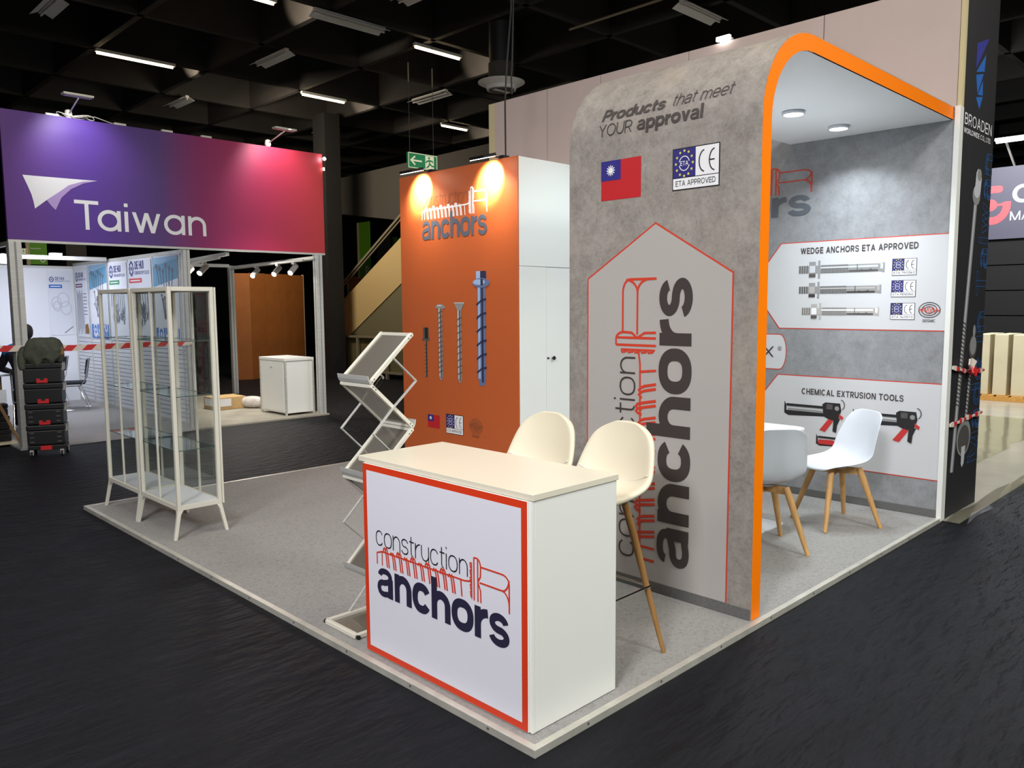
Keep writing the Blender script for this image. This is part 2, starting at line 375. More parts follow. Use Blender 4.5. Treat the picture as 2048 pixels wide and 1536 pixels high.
def glyph(ch, w):
    """strokes of one letter, x-height 1, capitals 1.4; returns polygons and advance"""
    h = w/2; S = lambda p, c=False: stroke(p, w, c); V = lambda x, a, b: [[(x-h, a), (x+h, a), (x+h, b), (x-h, b)]]; Hh = lambda a, b, y: [[(a, y-h), (b, y-h), (b, y+h), (a, y+h)]]
    H = 1.4; q = []
    def hump(x0, x1):
        r = (x1-x0)/2; ry = min(.42, r*1.0); return S([(x0, 1-h-ry-.02)]+arc((x0+x1)/2, 1-h-ry, r, ry, 180, 0)+[(x1, 0)])
    if ch == ' ': return [], .42
    if ch == 'o': W = 1.04; q = S(sarc(W/2, .5, W/2-h, .52-h, 0, 360, 32)[:-1], True)
    elif ch == 'c': W = .96; q = S(sarc(W/2, .5, W/2-h, .52-h, 30, 330, 30))
    elif ch == 'e': W = 1.0; q = S([(W-h, .5)]+sarc(W/2, .5, W/2-h, .52-h, 0, 325, 28))+Hh(h, W-h, .5)
    elif ch == 'n': W = .94; q = V(h, 0, 1)+hump(h, W-h)
    elif ch == 'm': W = 1.5; q = V(h, 0, 1)+hump(h, W/2)+hump(W/2, W-h)
    elif ch == 'h': W = .94; q = V(h, 0, H)+hump(h, W-h)
    elif ch == 'u': W = .94; q = [[(W-x, 1-y) for x, y in p] for p in V(h, 0, 1)+hump(h, W-h)]
    elif ch == 'r': W = .58; q = V(h, 0, 1)+S([(h, .45)]+arc(W+.02, .45, W+.02-h, .55-h, 180, 91, 10))
    elif ch == 'i': W = w+.02; q = V(h, 0, 1)+V(h, H-max(w, .13), H)
    elif ch == 'l': W = w+.02; q = V(h, 0, H)
    elif ch == 't': W = .56; q = S([(.22, 1.3), (.22, .26)]+arc(.22+.2, .26, .2, .26-h, 180, 275, 6))+Hh(0, W, 1-h)
    elif ch in 'dpb':
        W = 1.02; q = S(sarc(W/2, .5, W/2-h, .52-h, 0, 360, 28)[:-1], True)
        q += V(W-h, 0, H) if ch == 'd' else V(h, -.4, 1) if ch == 'p' else V(h, 0, H)
    elif ch == 'A1': W = 1.06; q = S(arc(W/2, .5, W/2-h, .52-h, 0, 360, 28)[:-1], True)+V(W-h, 0, 1)
    elif ch == 'a':
        W = .95; wb = w*(.74 if w > .2 else 1); hb = wb/2; T2 = lambda p: stroke(p, wb)
        q = T2(sarc(W/2-.02, .70, W/2-h-.03, .32-hb, 172, 4, 16)+[(W-h-.05, .62)])+V(W-h-.05, .0, .70)
        q += T2([(W-h-.05, .60), (.55, .575-hb*.3)]+sarc(.36, .29, .36-hb, .31-hb, 85, 275, 18)+[(.5, .0+hb), (W-h-.10, .14), (W-h-.05, .28)])
    elif ch in 'sS':
        w = w*(.86 if w > .2 else 1); h = w/2; k = 1.0 if ch == 's' else H; W = .88 if ch == 's' else 1.08; b = (k+.04-w)/4
        q = S(arc(W/2, k+.02-h-b, W/2-h-.03, b, 8, 270, 20)+arc(W/2, -.02+h+b, W/2-h, b, 90, -172, 20)[1:])
    elif ch == 'v': W = .92; q = diag(h, 1, W/2, 0, w)+diag(W-h, 1, W/2, 0, w)
    elif ch == 'w': W = 1.36; q = diag(h, 1, W*.29, 0, w)+diag(W/2, 1, W*.29, 0, w)+diag(W/2, 1, W*.71, 0, w)+diag(W-h, 1, W*.71, 0, w)
    elif ch == 'A': W = 1.22; q = diag(W/2, H, h*1.1, 0, w)+diag(W/2, H, W-h*1.1, 0, w)+Hh(.26, W-.26, .45)
    elif ch == 'B': W = 1.0; q = V(h, 0, H)+S([(h, H-h), (.55, H-h)]+arc(.55, H*.76-h/2, W-.55-h-.05, H*.24-h/2, 90, -90, 10)+[(h, H*.53)])+S([(h, H*.53), (.55, H*.53)]+arc(.55, H*.265+h/2, W-.55-h, H*.265-h/2, 90, -90, 10)+[(h, h)])
    elif ch in 'CG':
        W = 1.22; q = S(arc(W/2, H/2, W/2-h, H/2+.01-h, 45, 315, 26))
        if ch == 'G': q = S(arc(W/2, H/2, W/2-h, H/2+.01-h, 45, 335, 26)+[(W-h-.02, H*.47), (W*.55, H*.47)])
    elif ch == 'D': W = 1.16; q = V(h, 0, H)+S([(h, H-h), (.5, H-h)]+arc(.5, H/2, W-.5-h, H/2-h, 90, -90, 16)+[(h, h)])
    elif ch == 'E': W = .94; q = V(h, 0, H)+Hh(0, W, H-h)+Hh(0, W*.94, H/2)+Hh(0, W, h)
    elif ch == 'H': W = 1.12; q = V(h, 0, H)+V(W-h, 0, H)+Hh(0, W, H/2)
    elif ch == 'I': W = w+.04; q = V(h+.02, 0, H)
    elif ch == 'K': W = 1.08; q = V(h, 0, H)+diag(h, .5, W-h*1.3, H, w)+diag(.45, .75, W-h*1.3, 0, w)
    elif ch == 'L': W = .86; q = V(h, 0, H)+Hh(0, W, h)
    elif ch == 'M': W = 1.36; q = V(h, 0, H)+V(W-h, 0, H)+diag(h*1.1, H, W/2, 0, w)+diag(W-h*1.1, H, W/2, 0, w)
    elif ch == 'N': W = 1.14; q = V(h, 0, H)+V(W-h, 0, H)+diag(h*1.2, H, W-h*1.2, 0, w)
    elif ch in 'OQ': W = 1.32; q = S(arc(W/2, H/2, W/2-h, H/2+.01-h, 0, 360, 34)[:-1], True)
    elif ch in 'PR':
        W = 1.02; q = V(h, 0, H)+S([(h, H-h), (.55, H-h)]+arc(.55, H*.72-h/2, W-.55-h, H*.28-h/2, 90, -90, 12)+[(h, H*.44)])
        if ch == 'R': q += diag(W*.5, H*.46, W-h*1.1, 0, w)
    elif ch == 'T': W = 1.06; q = V(W/2, 0, H)+Hh(0, W, H-h)
    elif ch == 'U': W = 1.12; q = S([(h, H)]+arc(W/2, W/2-h*.3, W/2-h, W/2-h*1.3, 180, 360, 16)+[(W-h, H)])
    elif ch == 'V': W = 1.18; q = diag(h*1.1, H, W/2, 0, w)+diag(W-h*1.1, H, W/2, 0, w)
    elif ch == 'W': W = 1.66; q = diag(h*1.1, H, W*.28, 0, w)+diag(W/2, H, W*.28, 0, w)+diag(W/2, H, W*.72, 0, w)+diag(W-h*1.1, H, W*.72, 0, w)
    elif ch == 'X': W = 1.14; q = diag(h*1.2, 0, W-h*1.2, H, w)+diag(h*1.2, H, W-h*1.2, 0, w)
    elif ch == 'Y': W = 1.14; q = diag(h*1.1, H, W/2, .6, w)+diag(W-h*1.1, H, W/2, .6, w)+V(W/2, 0, .64)
    elif ch == '0': W = .96; q = S(arc(W/2, H/2, W/2-h, H/2-h, 0, 360, 26)[:-1], True)
    elif ch == '1': W = .6; q = V(.4, 0, H)+diag(.1, H*.74, .4, H-h*.2, w)
    elif ch == '3': W = .9; q = S(arc(.42, H*.74, .4-h, H*.26-h, 150, -90, 14)+arc(.42, H*.27, .46-h, H*.27-h*.6, 90, -150, 14)[1:])
    elif ch == '5': W = .9; q = S([(W-.1, H-h), (h+.06, H-h), (h+.04, H*.56)]+arc(.42, H*.32, .46-h, H*.32-h, 120, -150, 16))
    elif ch in '69':
        W = .94; q = S(arc(W/2, H*.3, W/2-h, H*.3-h, 0, 360, 20)[:-1], True)+S(arc(W*.62, H*.3, W*.62-h, H*.7-h, 180, 100, 10))
        if ch == '9': q = [[(W-x, H-y) for x, y in p] for p in q]
    elif ch == '7': W = .9; q = Hh(0, W, H-h)+diag(W-h*1.2, H-h, .3, 0, w)
    elif ch == '/': W = .6; q = diag(h, -.05, W-h, H, w)
    elif ch == '.': W = w*1.2; q = V(h, 0, w)
    elif ch == ',': W = w*1.2; q = diag(h, w, h*.3, -.18, w)
    else: W = .5
    return q, W
def layout(s, w, track=.16, geo=False):
    x = 0; out = []
    for ch in s:
        q, W = glyph('A1' if (geo and ch == 'a') else ch, w)
        out += [[(px+x, py) for px, py in p] for p in q]; x += W+track-(.24 if ch == 'T' and s.find('Ta') >= 0 else 0)
    return out, x-track
class G:
    """a flat print on a surface: polygons in (u, v), placed by fn(u, v, height)"""
    def __init__(s, fn): s.fn = fn; s.b = MB(); s.b.flat = True; s.k = 0
    def poly(s, pts, m, layer=1):
        s.k += 1
        a = sum(pts[i][0]*pts[(i+1) % len(pts)][1]-pts[(i+1) % len(pts)][0]*pts[i][1] for i in range(len(pts)))
        if a < 0: pts = pts[::-1]
        s.b.add([s.fn(u, v, .0004+.001*layer+(s.k % 70)*1.2e-5) for u, v in pts], [tuple(range(len(pts)))], m)
    def rect(s, u0, v0, u1, v1, m, layer=1): s.poly([(u0, v0), (u1, v0), (u1, v1), (u0, v1)], m, layer)
    def line(s, pts, w, m, layer=2, closed=False, T=None):
        for q in stroke(pts, w, closed): s.poly([T(*p) for p in q] if T else q, m, layer)
    def ell(s, cu, cv, ru, rv, m, layer=2, n=28): s.poly(arc(cu, cv, ru, rv, 0, 360, n)[:-1], m, layer)
    def text(s, t, u0, v0, width, xh, w, m, layer=2, track=.16, shear=0, T=None, geo=False):
        q, W = layout(t, w, track, geo); k = width/W
        for p in q:
            pp = [(u0+x*k+shear*y*xh, v0+y*xh) for x, y in p]; s.poly([T(*a) for a in pp] if T else pp, m, layer)
    def build(s, name, parent, label=None):
        o = s.b.build(name, parent)
        if label: o['label'] = label
        return o
def wallX(X): return lambda u, v, h: (X-h, -u, v)          # faces -X, u = -y
def wallY(Y): return lambda u, v, h: (u, Y-h, v)          # faces -Y, u = x

def screw_logo(g, T, thick, ink, bold, line, thin_w=.085, bold_w=.275, lw=.0085):
    """T maps logo units (0..1 along, up) to the surface"""
    g.text('construction', -.006, .27, .732, .079, thin_w, ink, 3, .16, T=T)
    g.text('anchors', 0, 0, 1.0, .150, bold_w, bold, 3, .06, T=T)
    L = lambda pts, k=1.0: g.line(pts, lw*k, line, 2, T=T)
    top = .234
    L([(0, .165), (0, .226), (.045, .24), (.70, .246), (.735, .252), (.748, .262)])
    L([(.045, .165), (.045, .24)])
    x = .055; i = 0
    while x < .635:
        pk = .265 if i % 2 == 0 else .25
        for d in (0, .0165):
            L([(x+d, .236), (x+d+.005, pk-.008), (x+d+.012, pk), (x+d+.020, pk-.008), (x+d+.027, .222), (x+d+.036, .165)], 1.15)
        x += .0585; i += 1
    L([(.675, .245), (.682, .165)])
    L([(.752, .345), (.752, .172)], .8); 
    for k in range(5): L([(.752, .345-k*.034), (.742, .34-k*.034), (.745, .318-k*.034), (.752, .315-k*.034)], .8)
    L([(.768, .372), (.768, .168)]); L([(.794, .366), (.794, .168)])
    L([(.768, .372), (.79, .372)]+arc(.79, .33, .024, .042, 90, 0, 6)+[(.812, .29), (.794, .262), (.812, .225), (.814, .168)])
    L([(.814, .337), (.955, .337)]+arc(.955, .30, .045, .037, 90, 0, 8)+[(1, .168)])
    L([(.806, .262), (.955, .262)]); L([(1, .32)]+arc(.955, .33, .045, .068, -10, -90, 6)); L([(.955, .262)]+arc(.955, .20, .045, .062, 90, 0, 6))
def badge(g, u0, v0, u1, v1, txt, L=2):
    W = u1-u0; Hh = v1-v0; b = Hh*.27
    g.rect(u0-W*.02, v0-W*.02, u1+W*.02, v1+W*.02, 'black_ink', L); g.rect(u0, v0, u1, v0+b, 'ink_white', L+1)
    g.rect(u0, v0+b+W*.015, u0+W*.5, v1, 'eu_blue', L+1); g.rect(u0+W*.5, v0+b+W*.015, u1, v1, 'ink_white', L+1)
    cu, cv, R = u0+W*.25, v0+b+(Hh-b)*.5, W*.19
    for k in range(12):
        a = 2*PI*k/12; c = (cu+R*math.cos(a), cv+R*1.25*math.sin(a)); st = []
        for j in range(10):
            rr_ = W*.034*(1 if j % 2 == 0 else .42); st.append((c[0]+rr_*math.sin(j*PI/5), c[1]+rr_*math.cos(j*PI/5)))
        g.poly(st, 'yellow', L+2)
    g.line(arc(cu, cv, W*.115, W*.135, 15, 165, 12), W*.016, 'ink_white', L+2); g.line(arc(cu, cv, W*.115, W*.135, 195, 345, 12), W*.016, 'ink_white', L+2)
    g.text('ETA', cu-W*.09, cv-W*.04, W*.18, W*.06, .2, 'ink_white', L+2)
    rx, ry = W*.12, (Hh-b)*.36
    g.line(arc(u0+W*.70, cv, rx, ry, 95, 265, 16), W*.024, 'black_ink', L+2); g.line(arc(u0+W*.92, cv, rx, ry, 95, 265, 16), W*.024, 'black_ink', L+2)
    g.line([(u0+W*.80, cv), (u0+W*.91, cv)], W*.024, 'black_ink', L+2)
    g.text(txt, u0+W*.06, v0+b*.28, W*.88, b*.36, .17, 'black_ink', L+2)
def seismic(g, cu, cv, R, line, ink, L=2, white=None):
    if white: g.ell(cu, cv, R*1.02, R*.76, white, L)
    for k in (1, .72, .44): g.line(arc(cu, cv, R*k, R*.76*k, 0, 360, 28)[:-1], R*.07, ink, L+1, True)
    z = [(-1, 0), (-.8, .1), (-.7, -.3), (-.5, .45), (-.3, -.4), (-.12, .3), (0, -.75), (.0, .7), (.14, -.35), (.3, .35), (.5, -.4), (.68, .25), (.8, -.15), (1, 0)]
    g.line([(cu+a*R, cv+b*R*.6) for a, b in z], R*.09, line, L+2)
    g.text('SEISMIC', cu-R*.62, cv-R*1.22, R*1.24, R*.2, .2, ink, L+1)
def flag(g, u0, v0, u1, v1, L=1):
    g.rect(u0, v0, u1, v1, 'flag_red', L); W = u1-u0; H_ = v1-v0; g.rect(u0, v1-H_*.5, u0+W*.5, v1, 'flag_blue', L+1)
    cu, cv, R = u0+W*.25, v1-H_*.25, W*.12
    for k in range(12):
        a = 2*PI*k/12; g.poly([(cu+R*math.cos(a), cv+R*math.sin(a)), (cu+R*.58*math.cos(a+.24), cv+R*.58*math.sin(a+.24)), (cu+R*.58*math.cos(a-.24), cv+R*.58*math.sin(a-.24))], 'ink_white', L+2)
    g.ell(cu, cv, R*.5, R*.5, 'ink_white', L+2)
def screw(g, u, vt, vb, hw, head, cols, L=2):
    """a printed concrete screw: head at top, tip at bottom, shank half width hw"""
    a, b, c = cols; s = hw*2
    if head == 'hex':
        hx = s*.68; g.rect(u-hw*1.25, vt-hx, u+hw*1.25, vt, a, L); g.rect(u-hw*.2, vt-hx, u+hw*1.25, vt, c, L+1); hb = vt-hx
        g.ell(u, hb-s*.30, hw*2.1, s*.40, b, L+2); g.ell(u-hw*.5, hb-s*.24, hw*1.5, s*.24, a, L+3); g.rect(u-hw*.1, hb-s*.5, u+hw*.5, hb+s*.02, c, L+3); hb -= s*.45
    elif head == 'stud':
        g.rect(u-hw*2.6, vt-s*3.3, u+hw*2.6, vt, b, L); g.rect(u-hw*.9, vt-s*3.3, u+hw*1.9, vt, c, L+1); g.rect(u-hw*3.6, vt-s*3.9, u+hw*3.6, vt-s*3.3, b, L+1); hb = vt-s*3.8
    elif head == 'pan':
        g.poly([(u-hw*2.8, vt-s*.75)]+arc(u, vt-s*.55, hw*2.5, s*.55, 170, 10, 10)+[(u+hw*2.8, vt-s*.75)], b, L); g.ell(u-hw*.4, vt-s*.28, hw*1.3, s*.14, a, L+1); hb = vt-s*.72
    else:
        g.poly([(u-hw*2.7, vt), (u+hw*2.7, vt), (u+hw, vt-s*1.35), (u-hw, vt-s*1.35)], b, L); g.rect(u-hw*2.6, vt-s*.16, u+hw*2.6, vt, a, L+1); hb = vt-s*1.3
    g.poly([(u-hw, hb), (u+hw, hb), (u+hw, vb+s*.6), (u+hw*.5, vb), (u-hw*.5, vb), (u-hw, vb+s*.6)], b, L); g.rect(u-hw*.85, vb+s*.6, u-hw*.3, hb, a, L+1); g.rect(u+hw*.0, vb+s*.3, u+hw*.45, hb, c, L+1)
    v = hb-s*(.5 if head == 'pan' else 1.2); step = s*(.85 if head == 'pan' else 1.15)
    while v > vb+s:
        g.line([(u-hw*1.22, v-s*.5), (u, v-s*.12), (u+hw*1.22, v)], s*.17, c, L+2); v -= step
def wedge_anchor(g, u0, u1, v, hh, tone, L=3):
    W = u1-u0; a, b, c = tone
    g.rect(u0, v-hh*.5, u0+W*.16, v+hh*.5, b, L)
    for k in range(5): g.rect(u0+W*(.01+.03*k), v-hh*.55, u0+W*(.02+.03*k), v+hh*.55, c, L+1)
    g.rect(u0+W*.13, v-hh*1.05, u0+W*.21, v+hh*1.05, b, L+2); g.rect(u0+W*.135, v-hh*.45, u0+W*.205, v+hh*.5, a, L+3); g.rect(u0+W*.13, v-hh*1.05, u0+W*.21, v-hh*.6, c, L+3); g.rect(u0+W*.24, v-hh*1.2, u0+W*.265, v+hh*1.2, b, L+2)
    g.rect(u0+W*.21, v-hh*.5, u0+W*.6, v+hh*.5, b, L+1)
    for k in range(20): g.rect(u0+W*(.28+.016*k), v-hh*.56, u0+W*(.287+.016*k), v+hh*.56, c, L+2)
    g.rect(u0+W*.27, v+hh*.08, u0+W*.6, v+hh*.3, a, L+3); g.rect(u0+W*.6, v-hh*.5, u0+W*.93, v+hh*.5, b, L+1); g.rect(u0+W*.6, v+hh*.05, u0+W*.93, v+hh*.32, a, L+2); g.rect(u0+W*.6, v-hh*.5, u0+W*.93, v-hh*.25, c, L+2)
    g.line([(u0+W*.7, v-hh*.5), (u0+W*.7, v+hh*.5)], W*.008, c, L+3); g.line([(u0+W*.74, v-hh*.2), (u0+W*.8, v-hh*.4), (u0+W*.86, v-hh*.15)], W*.008, c, L+3)
    g.poly([(u0+W*.93, v-hh*.45), (u0+W, v-hh*.62), (u0+W, v+hh*.62), (u0+W*.93, v+hh*.45)], b, L+1); g.rect(u0+W*.955, v-hh*.2, u0+W*.985, v+hh*.5, a, L+2)
def gun(g, u0, v0, W, L=3, part=False):
    """printed caulking gun pointing left; u0,v0 = left end of the barrel axis"""
    g.poly([(u0, v0+W*.10), (u0+W*.03, v0+W*.04), (u0+W*.03, v0-W*.03), (u0+W*.56, v0-W*.03), (u0+W*.56, v0-W*.075), (u0+W*.06, v0-W*.10), (u0, v0-W*.07)], 'tool_black', L)
    g.rect(u0+W*.03, v0+W*.03, u0+W*.56, v0+W*.065, 'tool_black', L); g.rect(u0+W*.05, v0-W*.03, u0+W*.56, v0+W*.03, 'steel_m', L); g.rect(u0+W*.05, v0, u0+W*.56, v0+W*.018, 'steel_l', L+1)
    if part: return
    g.poly([(u0+W*.54, v0+W*.09), (u0+W*.58, v0+W*.12), (u0+W*.78, v0+W*.12), (u0+W*.8, v0+W*.02), (u0+W*.76, v0-W*.1), (u0+W*.66, v0-W*.12), (u0+W*.56, v0-W*.07)], 'tool_black', L+1)
    g.rect(u0+W*.6, v0+W*.03, u0+W*.68, v0+W*.1, 'steel_d', L+2); g.ell(u0+W*.74, v0+W*.05, W*.03, W*.03, 'steel_m', L+2)
    g.poly([(u0+W*.63, v0-W*.1), (u0+W*.7, v0-W*.12), (u0+W*.59, v0-W*.28), (u0+W*.51, v0-W*.26)], 'tool_red', L+2)
    g.poly([(u0+W*.70, v0-W*.1), (u0+W*.79, v0-W*.08), (u0+W*.75, v0-W*.18), (u0+W*.74, v0-W*.28), (u0+W*.69, v0-W*.26)], 'tool_black', L+2)
    g.poly([(u0+W*.77, v0-W*.02), (u0+W*.83, v0-W*.06), (u0+W*.82, v0-W*.1), (u0+W*.77, v0-W*.07)], 'tool_red', L+2)
    g.line(arc(u0+W*.78, v0+W*.1, W*.06, W*.07, 80, -60, 8), W*.012, 'steel_d', L+2)

# ================================================================== SETTING
def setting(o): o['kind'] = 'structure'; return o
setting(box('floor', (-14, -14, -.33, 40, 40, -.03), 'black_floor'))
setting(MB().prism([(4.53, -.115, -.0295), (26, -.115, -.0295), (26, 6.5, -.0295), (4.62, 6.5, -.0295), (4.62, .02, -.0295), (4.53, .02, -.0295)], (0, 0, .006), 'pale_floor').build('floor.001'))
setting(box('ceiling', (-14, -14, 6.75, 40, 40, 6.9), 'ceil'))
b = MB()
for k in range(-7, 18): b.box(2.79+1.955*k-.05, -12, 6.0, 2.79+1.955*k+.05, 38, 6.75, 'beam')
for k in range(-11, 12): b.box(-12, 12.98+2.14*k-.05, 6.0, 38, 12.98+2.14*k+.05, 6.75, 'beam')
setting(b.build('trim_1'))
setting(box('wall_far', (-14, 38, -.03, 40, 38.3, 6.9), 'dark')); setting(box('wall_right', (38, -14, -.03, 38.3, 40, 6.9), 'dark'))
setting(box('wall_left', (-14, -14, -.03, -13.7, 40, 6.9), 'dark')); setting(box('wall_near', (-14, -14, -.03, 40, -13.7, 6.9), 'dark'))
setting(box('trim_2', (8.02, 14.25, -.03, 8.42, 14.75, 6.0), 'column'))

# ================================================================== THE STAND
W_, L_ = 5.2013, 4.46
plat = root('stand_platform', 'low carpeted exhibition platform with aluminium edging on the black floor', 'platform', (2.2, 2.6, -.03))
box('deck', (.006, .006, -.028, L_+.02, W_-.006, -.008), 'dark', plat)
box('carpet', (.03, .03, -.008, L_, W_-.03, 0), 'carpet', plat)
b = MB()
for q in (((0, 0), (L_+.06, .032)), ((0, W_-.032), (L_, W_)), ((0, .032), (.032, W_-.032))):
    (x0, y0), (x1, y1) = q; b.box(x0, y0, -.03, x1, y1, .002, 'alu_edge')
for k in range(10): b.box(-.0015, .25+.5*k, -.016, .001, .262+.5*k, -.006, 'steel_d')
for k in range(8): b.box(.3+.5*k, -.0015, -.016, .312+.5*k, .001, -.006, 'steel_d')
b.build('edging', plat, bevel=.001)

# --- reception counter
ctr = root('reception_counter', 'white reception counter with red framed logo front on the platform corner', 'counter', (.33, .65, 0))
b = MB(); b.box(.092, .083, .004, .585, .101, .914, 'white'); b.box(.092, 1.195, .004, .585, 1.213, .914, 'white'); b.box(.084, .101, .004, .096, 1.195, .914, 'white'); b.box(.10, .101, .004, .585, 1.195, .02, 'white'); b.box(.25, .101, .45, .58, 1.195, .468, 'white')
b.build('body', ctr, bevel=.0015)
MB().box(.074, .083, .004, .0915, .099, .914, 'white').build('corner_strip', ctr, bevel=.001)
MB().box(.076, .078, .916, .592, 1.2265, .941, 'white_top').build('worktop', ctr, bevel=.0015)
MB().box(.066, .0995, .006, .082, 1.178, .927 - .013, 'white').build('front_panel', ctr)
g = G(wallX(.066)); g.rect(-1.178, .007, -.0995, .9135, 'red_orange', 0); g.rect(-1.1475, .037, -.130, .884, 'print_white', 1)
K = .878; screw_logo(g, lambda a, v: (-1.074+a*K, .306+v*K), 1, 'black_ink', 'navy', 'red_line')
g.build('printed_logo', ctr, 'red bordered white print with navy and red lettering')

# --- bar stools
def shell(prof, width, curl, name, parent, m, thick, nt=9, round_top=.8, round_front=.85):
    """seat shell: prof = (x, z, half width) rows from front edge to top of back, local, facing +x"""
    vs = []; fs = []; n = len(prof)
    for i, (x, z, hw, cx, cz) in enumerate(prof):
        for k in range(nt):
            t = -1+2*k/(nt-1); c = abs(t)**2.4
            vs.append((x+cx*c, hw*t, z+cz*c))
    for i in range(n-1):
        for k in range(nt-1): fs.append((i*nt+k, i*nt+k+1, (i+1)*nt+k+1, (i+1)*nt+k))
    b = MB(); b.add(vs, fs, m); return b.build(name, parent, local=True, smooth='all', solid=thick, subsurf=2)
def bar_stool(loc, rz, label):
    r = root('bar_stool', label, 'bar stool', loc, rz, 'cream bar stools behind the counter')
    prof = [(.215, .735, .10, -.02, .0), (.205, .752, .165, -.03, .0), (.12, .762, .205, 0, .012), (0, .757, .222, 0, .03), (-.10, .76, .228, 0, .05), (-.165, .785, .228, .03, .06),
            (-.20, .85, .225, .055, .02), (-.222, .93, .212, .05, 0), (-.238, 1.0, .19, .035, 0), (-.246, 1.05, .155, .02, -.01), (-.25, 1.078, .10, .01, -.012), (-.25, 1.085, .05, 0, -.003)]
    shell(prof, 0, 0, 'seat', r, 'cream_leather', .034)
    b = MB(); b.tube([(-.160+.03*abs(y)**2.4, y*.205, .812+.052*abs(y)**2.4) for y in (-1, -.8, -.6, -.4, -.2, 0, .2, .4, .6, .8, 1)], .0035, 'white_steel', 6); b.build('seam', r, local=True)
    for sx in (1, -1):
        for sy in (1, -1):
            MB().tube([(sx*.105, sy*.09, .742), (sx*.135, sy*.125, .58), (sx*.235, sy*.235, .0)], [.0165, .0185, .0105], 'wood_dark', 12).build('leg', r, local=True, smooth=True)
    q = .188; c = [(q, q), (-q, q), (-q, -q), (q, -q)]
    MB().tube([(x, y, .325) for x, y in c], .006, 'chrome', 10, closed=True).build('footrest', r, local=True, smooth=True)
    return r
bar_stool((.802, .383, 0), PI, 'cream bar stool at the right counter end, in front of dark lettering')
bar_stool((.802, .868, 0), PI+.03, 'cream bar stool nearer the brochure rack, before the white storage door')

# --- brochure rack
rk = root('brochure_rack', 'folding zigzag brochure rack of aluminium and clear trays beside the counter', 'brochure rack', (.25, 1.455, 0))
y0, y1 = 1.318, 1.592; xa, xb = .222, .474
fold = [(xb+.008, 1.507), (xa, 1.262), (xb, 1.018), (xa, .774), (xb, .522), (xa, .272), (xa+.1, .14)]
for i in range(5):
    (x0, z0), (x1, z1) = fold[i], fold[i+1]; z1 += .006; z0 -= .006
    t = MB()
    for y in (y0+.009, y1-.009): t.bar((x0, y, z0), (x1, y, z1), .018, .02, 'white_steel', (0, 1, 0))
    for f in (.02, .98): t.bar((x0+(x1-x0)*f, y0, z0+(z1-z0)*f), (x0+(x1-x0)*f, y1, z0+(z1-z0)*f), .016, .018, 'white_steel')
    MB().bar((x0+(x1-x0)*.05, (y0+y1)/2, z0+(z1-z0)*.05), (x0+(x1-x0)*.95, (y0+y1)/2, z0+(z1-z0)*.95), y1-y0-.03, .003, 'tray', ((z0-z1), 0, (x1-x0)) if x1 < x0 else ((z1-z0), 0, (x0-x1))).build('tray_panel', rk)
    sgn = -1 if x1 == xa or x1 < x0 else 1
    pr = [(x1, z1-.012), (x1+sgn*.008, z1-.004), (x1+sgn*.016, z1+.012), (x1+sgn*.02, z1+.034), (x1+sgn*.016, z1+.034), (x1+sgn*.012, z1+.014), (x1+sgn*.004, z1+.002)]
    MB().prism([(x, y0, z) for x, z in pr], (0, y1-y0, 0), 'alu').build('lip', rk)
    for y in (y0-.001, y1+.001):
        for f in (.04, .1, .93, .98): t.box(x0+(x1-x0)*f-.003, y-.001, z0+(z1-z0)*f-.003, x0+(x1-x0)*f+.003, y+.001, z0+(z1-z0)*f+.003, 'black_plastic')
    t.build('tray_frame', rk, bevel=.0008)
za = [(.352, 1.385), (.493, 1.26), (.352, 1.14), (.222, 1.014), (.352, .89), (.490, .765), (.352, .64), (.220, .515), (.352, .39), (.486, .265), (.352, .14), (.23, .016)]
for i in range(len(za)-1):
    for y in (y0-.006, y1+.006):
        (x0, z0), (x1, z1) = za[i], za[i+1]
        MB().bar((x0, y, z0), (x1, y, z1), .005, .016, 'alu', (0, 1, 0)).build('strut', rk)
MB().bar((.245, y0-.004, 1.245), (.285, y0-.004, 1.285), .006, .02, 'chrome').build('hinge', rk)
b = MB()
for a_, c_ in (((.10, y0), (.10, y1)), ((.43, y0), (.43, y1)), ((.10, y0), (.43, y0)), ((.10, y1), (.43, y1))): b.bar((*a_, .014), (*c_, .014), .026, .024, 'white_steel')
b.build('base_frame', rk, bevel=.004)
MB().box(.11, y0+.01, .006, .42, y1-.01, .010, 'tray').build('base_tray', rk)
for y in (y0-.012, y1+.012): MB().tube([(.10, y-.006, .012), (.10, y+.006, .012)], .011, 'black_rub', 12).build('foot', rk)

